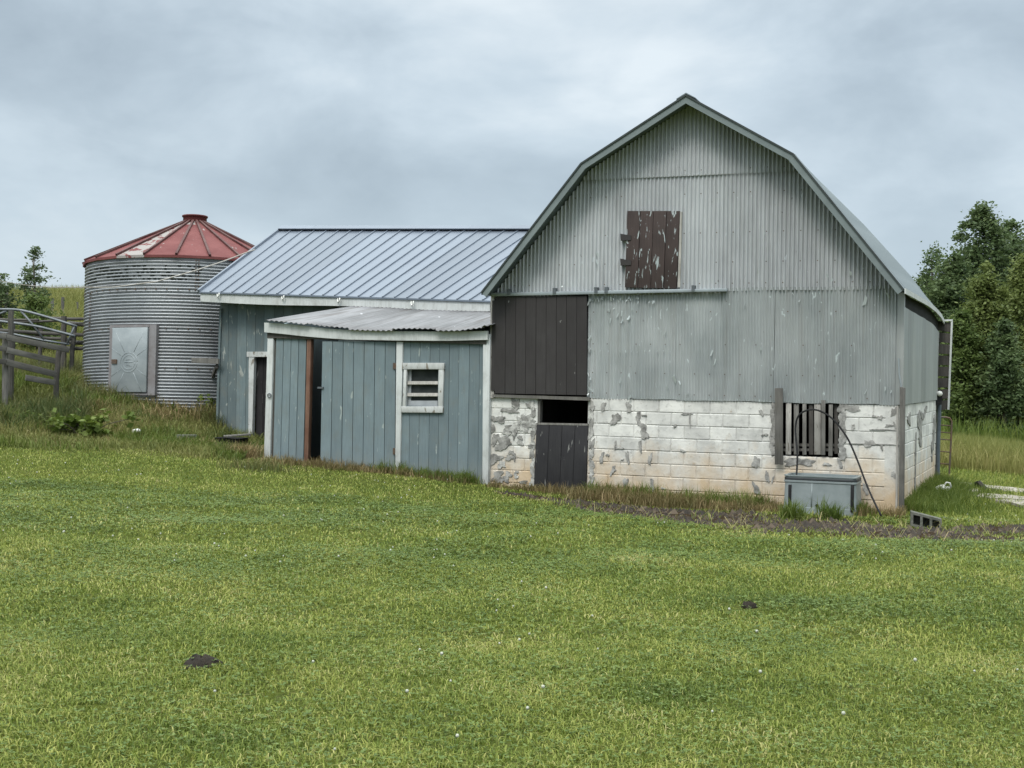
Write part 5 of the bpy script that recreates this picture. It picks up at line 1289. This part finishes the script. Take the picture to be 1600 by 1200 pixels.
def mud_clods():
    r = np.random.default_rng(500); N = 21000; x = r.uniform(-1.5, 7.5, N); y = r.uniform(14.5, 23, N); dd = dirt_dist(x, y) + .35 * patch_noise(x, y, 3.1, 44)
    ok = (dd < .95 * r.random(N) ** .3) & ~in_building(x, y, .02); x, y = x[ok], y[ok]; N = len(x); z = gz(x, y)
    s_ = np.clip(r.lognormal(-3.7, .55, N), .008, .09); P = np.c_[x, y, z]; V = []
    for k in range(5):
        a = k * 1.2566 + r.random(N); V.append(P + np.c_[np.cos(a), np.sin(a), np.full(N, -.25)] * (s_ * r.uniform(.6, 1.3, N))[:, None])
    V.append(P + np.c_[r.normal(0, .2, N), r.normal(0, .2, N), r.uniform(.35, .9, N)] * s_[:, None])
    V = np.stack(V, 1).reshape(-1, 3); i = np.arange(N) * 6; t = np.concatenate([np.stack([i + k, i + (k + 1) % 5, i + 5], 1) for k in range(5)])
    m, t_, p = newmat('mud'); rn = t_.attr('rnd'); t_.put(p.inputs['Base Color'], t_.ramp(rn, [(0, (.012, .009, .006)), (.6, (.034, .024, .016)), (1, (.085, .062, .042))])); p.inputs['Roughness'].default_value = .9
    tag(mesh_np('mud_clods', V, None, t, None, np.repeat(r.random(N), 6), m), 'crumbled dark mud and clods along the trodden strip in front of the barn', None, None, 'stuff')
    N = 1100; x = r.uniform(-1.5, 7.5, N); y = r.uniform(14.5, 23, N); ok = (dirt_dist(x, y) < 1.2) & ~in_building(x, y, .05); x, y = x[ok], y[ok]; N = len(x)
    blades('dead_straw', np.c_[x, y, gz(x, y) + .015], r.uniform(.06, .2, N), r.uniform(.005, .010, N), r.uniform(1.2, 2.0, N), MGdry, 501, 'dead straw lying over the mud strip', np.clip(r.normal(.75, .2, N), 0, 1))
    N = 9000; x = r.uniform(-1.5, 7.5, N); y = r.uniform(14.5, 23, N); pn = patch_noise(x, y, 2.6, 61); ok = (dirt_dist(x, y) < 1.3) & (pn > .38) & ~in_building(x, y, .05); x, y = x[ok], y[ok]; N = len(x)
    blades('strip_grass', np.c_[x, y, gz(x, y)], r.uniform(.03, .12, N), r.uniform(.006, .011, N), r.uniform(.3, 1.3, N), MG, 502, 'sparse grass growing through the mud strip')
mud_clods()

def bank_grass():
    r = np.random.default_rng(300); N = 90000
    x = r.uniform(-13.5, -3.8, N); y = r.uniform(22.2, 31, N); b = bank(x, y); ok = (b > r.random(N) * .9) & ~in_building(x, y, .02); x, y, b = x[ok], y[ok], b[ok]
    pn = patch_noise(x, y, 1.6, 9); N = len(x)
    h = (.07 + .10 * b) * (1 + .55 * pn) * r.uniform(.4, 1.3, N); near_bin = np.hypot(x - BIN[0], y - BIN[1]) < BINR + .45; h[near_bin] *= 1.25
    fence = (x < -9.0) & (y > 24.6); h[fence] *= 2.2
    lowc = (x > BIN[0] - 1.5) & (x < BIN[0] + 1.2) & (y < 27.8) & (y > 24); h[lowc] *= .75
    blades('rough_grass', np.c_[x, y, gz(x, y)], np.clip(h, .03, .6), r.uniform(.007, .013, N), np.abs(r.normal(.7, .45, N)), MGdry, 301, 'rough straw coloured grass on the bank below the grain bin', np.clip(.02 + .28 * pn + r.random(N) * .5, 0, 1))
    N = 52000; x = r.uniform(-13.5, -4.2, N); y = r.uniform(22.8, 30, N); pn = patch_noise(x, y, 1.1, 14); ok = (bank(x, y) > .3) & ~in_building(x, y, .02) & (pn > .05); x, y = x[ok], y[ok]; N = len(x)
    blades('green_weeds', np.c_[x, y, gz(x, y)], r.uniform(.08, .30, N) * np.where((x < -9) & (y > 24.6), 2.0, .85), r.uniform(.009, .018, N), np.abs(r.normal(.5, .35, N)), MGgreen, 302, 'green weeds mixed through the rough grass of the bank')
    # tall weeds by the bin's right foot and by the shed corner
    P = []; 
    for (px, py, n_, s_, h_) in [(300, 622, 900, .35, .55), (325, 640, 800, .3, .5), (345, 668, 500, .2, .4), (150, 622, 700, .35, .4), (120, 610, 900, .4, .6), (225, 628, 300, .35, .3), (375, 712, 600, .22, .25), (400, 735, 500, .3, .2), (90, 608, 1500, .5, .75), (40, 606, 1600, .55, .75), (5, 604, 1200, .5, .75), (125, 600, 900, .4, .7)]:
        g = ghit(px, py); a = g[None, :2] + r.normal(0, s_, (n_, 2)) * np.array([1, .6]); P.append(np.c_[a, np.full(n_, h_)])
    P = np.vstack(P); ok = ~in_building(P[:, 0], P[:, 1], .03); P = P[ok]; N = len(P)
    blades('tall_weeds', np.c_[P[:, :2], gz(P[:, 0], P[:, 1])], P[:, 2] * r.uniform(.4, 1.1, N), r.uniform(.006, .013, N), np.abs(r.normal(.4, .3, N)), M_leaf('weed_mixed', [(0, (.06, .085, .022)), (.5, (.115, .13, .04)), (1, (.25, .195, .095))], .25, .4, 1), 303, 'tall tangled weeds round the grain bin and the fence foot')
bank_grass()
def bank_clumps():
    r = np.random.default_rng(330); P = []; h = []; rn = []
    for (px, py, n_, s_, h_, c_) in [(382, 716, 420, .13, .32, .85), (330, 660, 380, .2, .45, .7), (250, 652, 260, .25, .25, .9), (215, 655, 240, .2, .2, .1), (180, 668, 300, .25, .2, .55), (60, 660, 260, .3, .2, .8), (20, 655, 260, .3, .22, .2), (300, 690, 240, .25, .2, .6), (265, 700, 260, .3, .16, .3), (355, 690, 280, .18, .3, .2), (100, 640, 300, .3, .3, .4), (150, 640, 260, .25, .28, .7), (420, 728, 260, .16, .2, .65), (240, 630, 260, .3, .22, .5), (280, 640, 300, .3, .3, .85), (320, 700, 260, .2, .22, .9), (200, 690, 260, .3, .14, .75), (90, 690, 260, .4, .14, .6)]:
        g = ghit(px, py); P.append(g[None, :2] + r.normal(0, s_, (n_, 2)) * np.array([1, .8])); h.append(h_ * r.uniform(.35, 1.1, n_)); rn.append(np.clip(c_ + r.normal(0, .18, n_), 0, 1))
    P = np.vstack(P); h = np.concatenate(h); rn = np.concatenate(rn); ok = ~in_building(P[:, 0], P[:, 1], .03); P, h, rn = P[ok], h[ok], rn[ok]; N = len(P)
    blades('weed_clumps', np.c_[P, gz(P[:, 0], P[:, 1])], h, r.uniform(.007, .014, N), np.abs(r.normal(.7, .45, N)), M_leaf('clump_mixed', [(0, (.045, .085, .02)), (.4, (.13, .155, .045)), (.7, (.24, .185, .085)), (1, (.36, .27, .14))], .25, .25, 1.4), 331, 'clumps of green and dead brown weeds over the bank in front of the bin', rn)
bank_clumps()
def fence_weeds():
    r = np.random.default_rng(340); N = 5200; px = r.uniform(-60, 138, N); Y = np.interp(px, [0, 140], [24.9, 25.9]) + r.normal(0, .35, N)
    x = (px - 800) / FPX * Y; ok = ~in_building(x, Y, .03); x, Y = x[ok], Y[ok]; N = len(x); pn = patch_noise(x, Y, 2.3, 71)
    blades('fence_weeds', np.c_[x, Y, gz(x, Y)], np.clip(.46 + .28 * pn, .15, .9) * r.uniform(.45, 1.1, N), r.uniform(.008, .018, N), np.abs(r.normal(.35, .3, N)), M_leaf('fence_weed_leaf', [(0, (.030, .058, .016)), (.5, (.075, .105, .03)), (1, (.19, .17, .075))], .25, .3, 1.2), 341, 'tall dark weeds growing in front of the old plank fence')
fence_weeds()
def broad_plant(px, py, n, size, h, seed, lab):
    g = ghit(px, py); r = np.random.default_rng(seed); C = np.c_[g[0] + r.normal(0, h * .9, 26), g[1] + r.normal(0, h * .6, 26), g[2] + r.uniform(.05, h, 26), np.full(26, .07)]
    V, q, rn = leaf_cloud(C, n, size, seed, .35, .75)
    root = thing('leafy_weed', g, lab, 'plant'); mesh_np('leaves', V, q, None, None, rn, MGgreen, root)
    mb = MB()
    for c in C[:12]: mb.tube([g + np.array([0, 0, -.05]), (g + c[:3]) / 2 + np.array([0, 0, .05]), c[:3]], [.012, .008, .004], 5)
    mb.build('stem', MAT['bark'], root)
broad_plant(128, 682, 520, .07, .34, 61, 'dark green broad leafed weed on the bank below the grain bin')
broad_plant(62, 668, 200, .06, .2, 62, 'low dark leafed weed on the bank at the left')
broad_plant(330, 650, 240, .05, .38, 63, 'bushy weed at the corner of the blue shed')

def meadows():
    r = np.random.default_rng(400)
    N = 75000; y = r.uniform(30.3, 57, N); x = r.uniform(.27, .52, N) * y; e = 30.6 + .5 * patch_noise(x, y * 0, 1.5, 2); ok = y > e; x, y = x[ok], y[ok]; N = len(x); pn = patch_noise(x, y, .5, 21)
    blades('meadow_grass', np.c_[x, y, gz(x, y)], np.clip((.62 + .22 * pn) * r.uniform(.5, 1.15, N) * np.interp(y, [30, 33], [.6, 1]), .1, 1.2), r.uniform(.010, .022, N), np.abs(r.normal(.3, .22, N)), MGtall, 401, 'tall yellow green meadow grass right of the barn', np.clip(.4 + .22 * pn + r.normal(0, .2, N) + np.interp(y, [31, 34], [.32, 0]), 0, 1))
    N = 9000; y = r.uniform(46, 56, N); x = r.uniform(.29, .5, N) * y; pn = patch_noise(x, y, .9, 25); ok = pn > .15; x, y = x[ok], y[ok]; N = len(x)
    blades('meadow_weeds', np.c_[x, y, gz(x, y)], r.uniform(.8, 1.7, N), r.uniform(.02, .05, N), np.abs(r.normal(.25, .15, N)), MGgreen, 402, 'tall leafy weeds before the trees at the back of the meadow')
    N = 30000; y = r.uniform(19, 31, N); x = r.uniform(.26, .5, N) * y; ok = ~in_building(x, y, .02) & (dirt_dist(x, y) > 1); x, y = x[ok], y[ok]; N = len(x); 
    blades('yard_grass', np.c_[x, y, gz(x, y)], r.uniform(.03, .11, N), r.uniform(.007, .013, N), r.uniform(.2, 1.2, N), MG, 403, 'short grass of the yard right of the barn')
    N = 60000; y = r.uniform(31, 60, N); x = -r.uniform(.26, .46, N) * y; pn = patch_noise(x, y, .5, 31); h = np.clip((.5 + .2 * pn) * r.uniform(.4, 1.2, N), .1, 1)
    blades('hill_grass', np.c_[x, y, gz(x, y)], h, r.uniform(.012, .024, N), np.abs(r.normal(.35, .25, N)), MGtall, 404, 'tall pale grass on the hill behind the fences', np.clip(.45 + .2 * pn + r.normal(0, .2, N), 0, 1))
meadows()
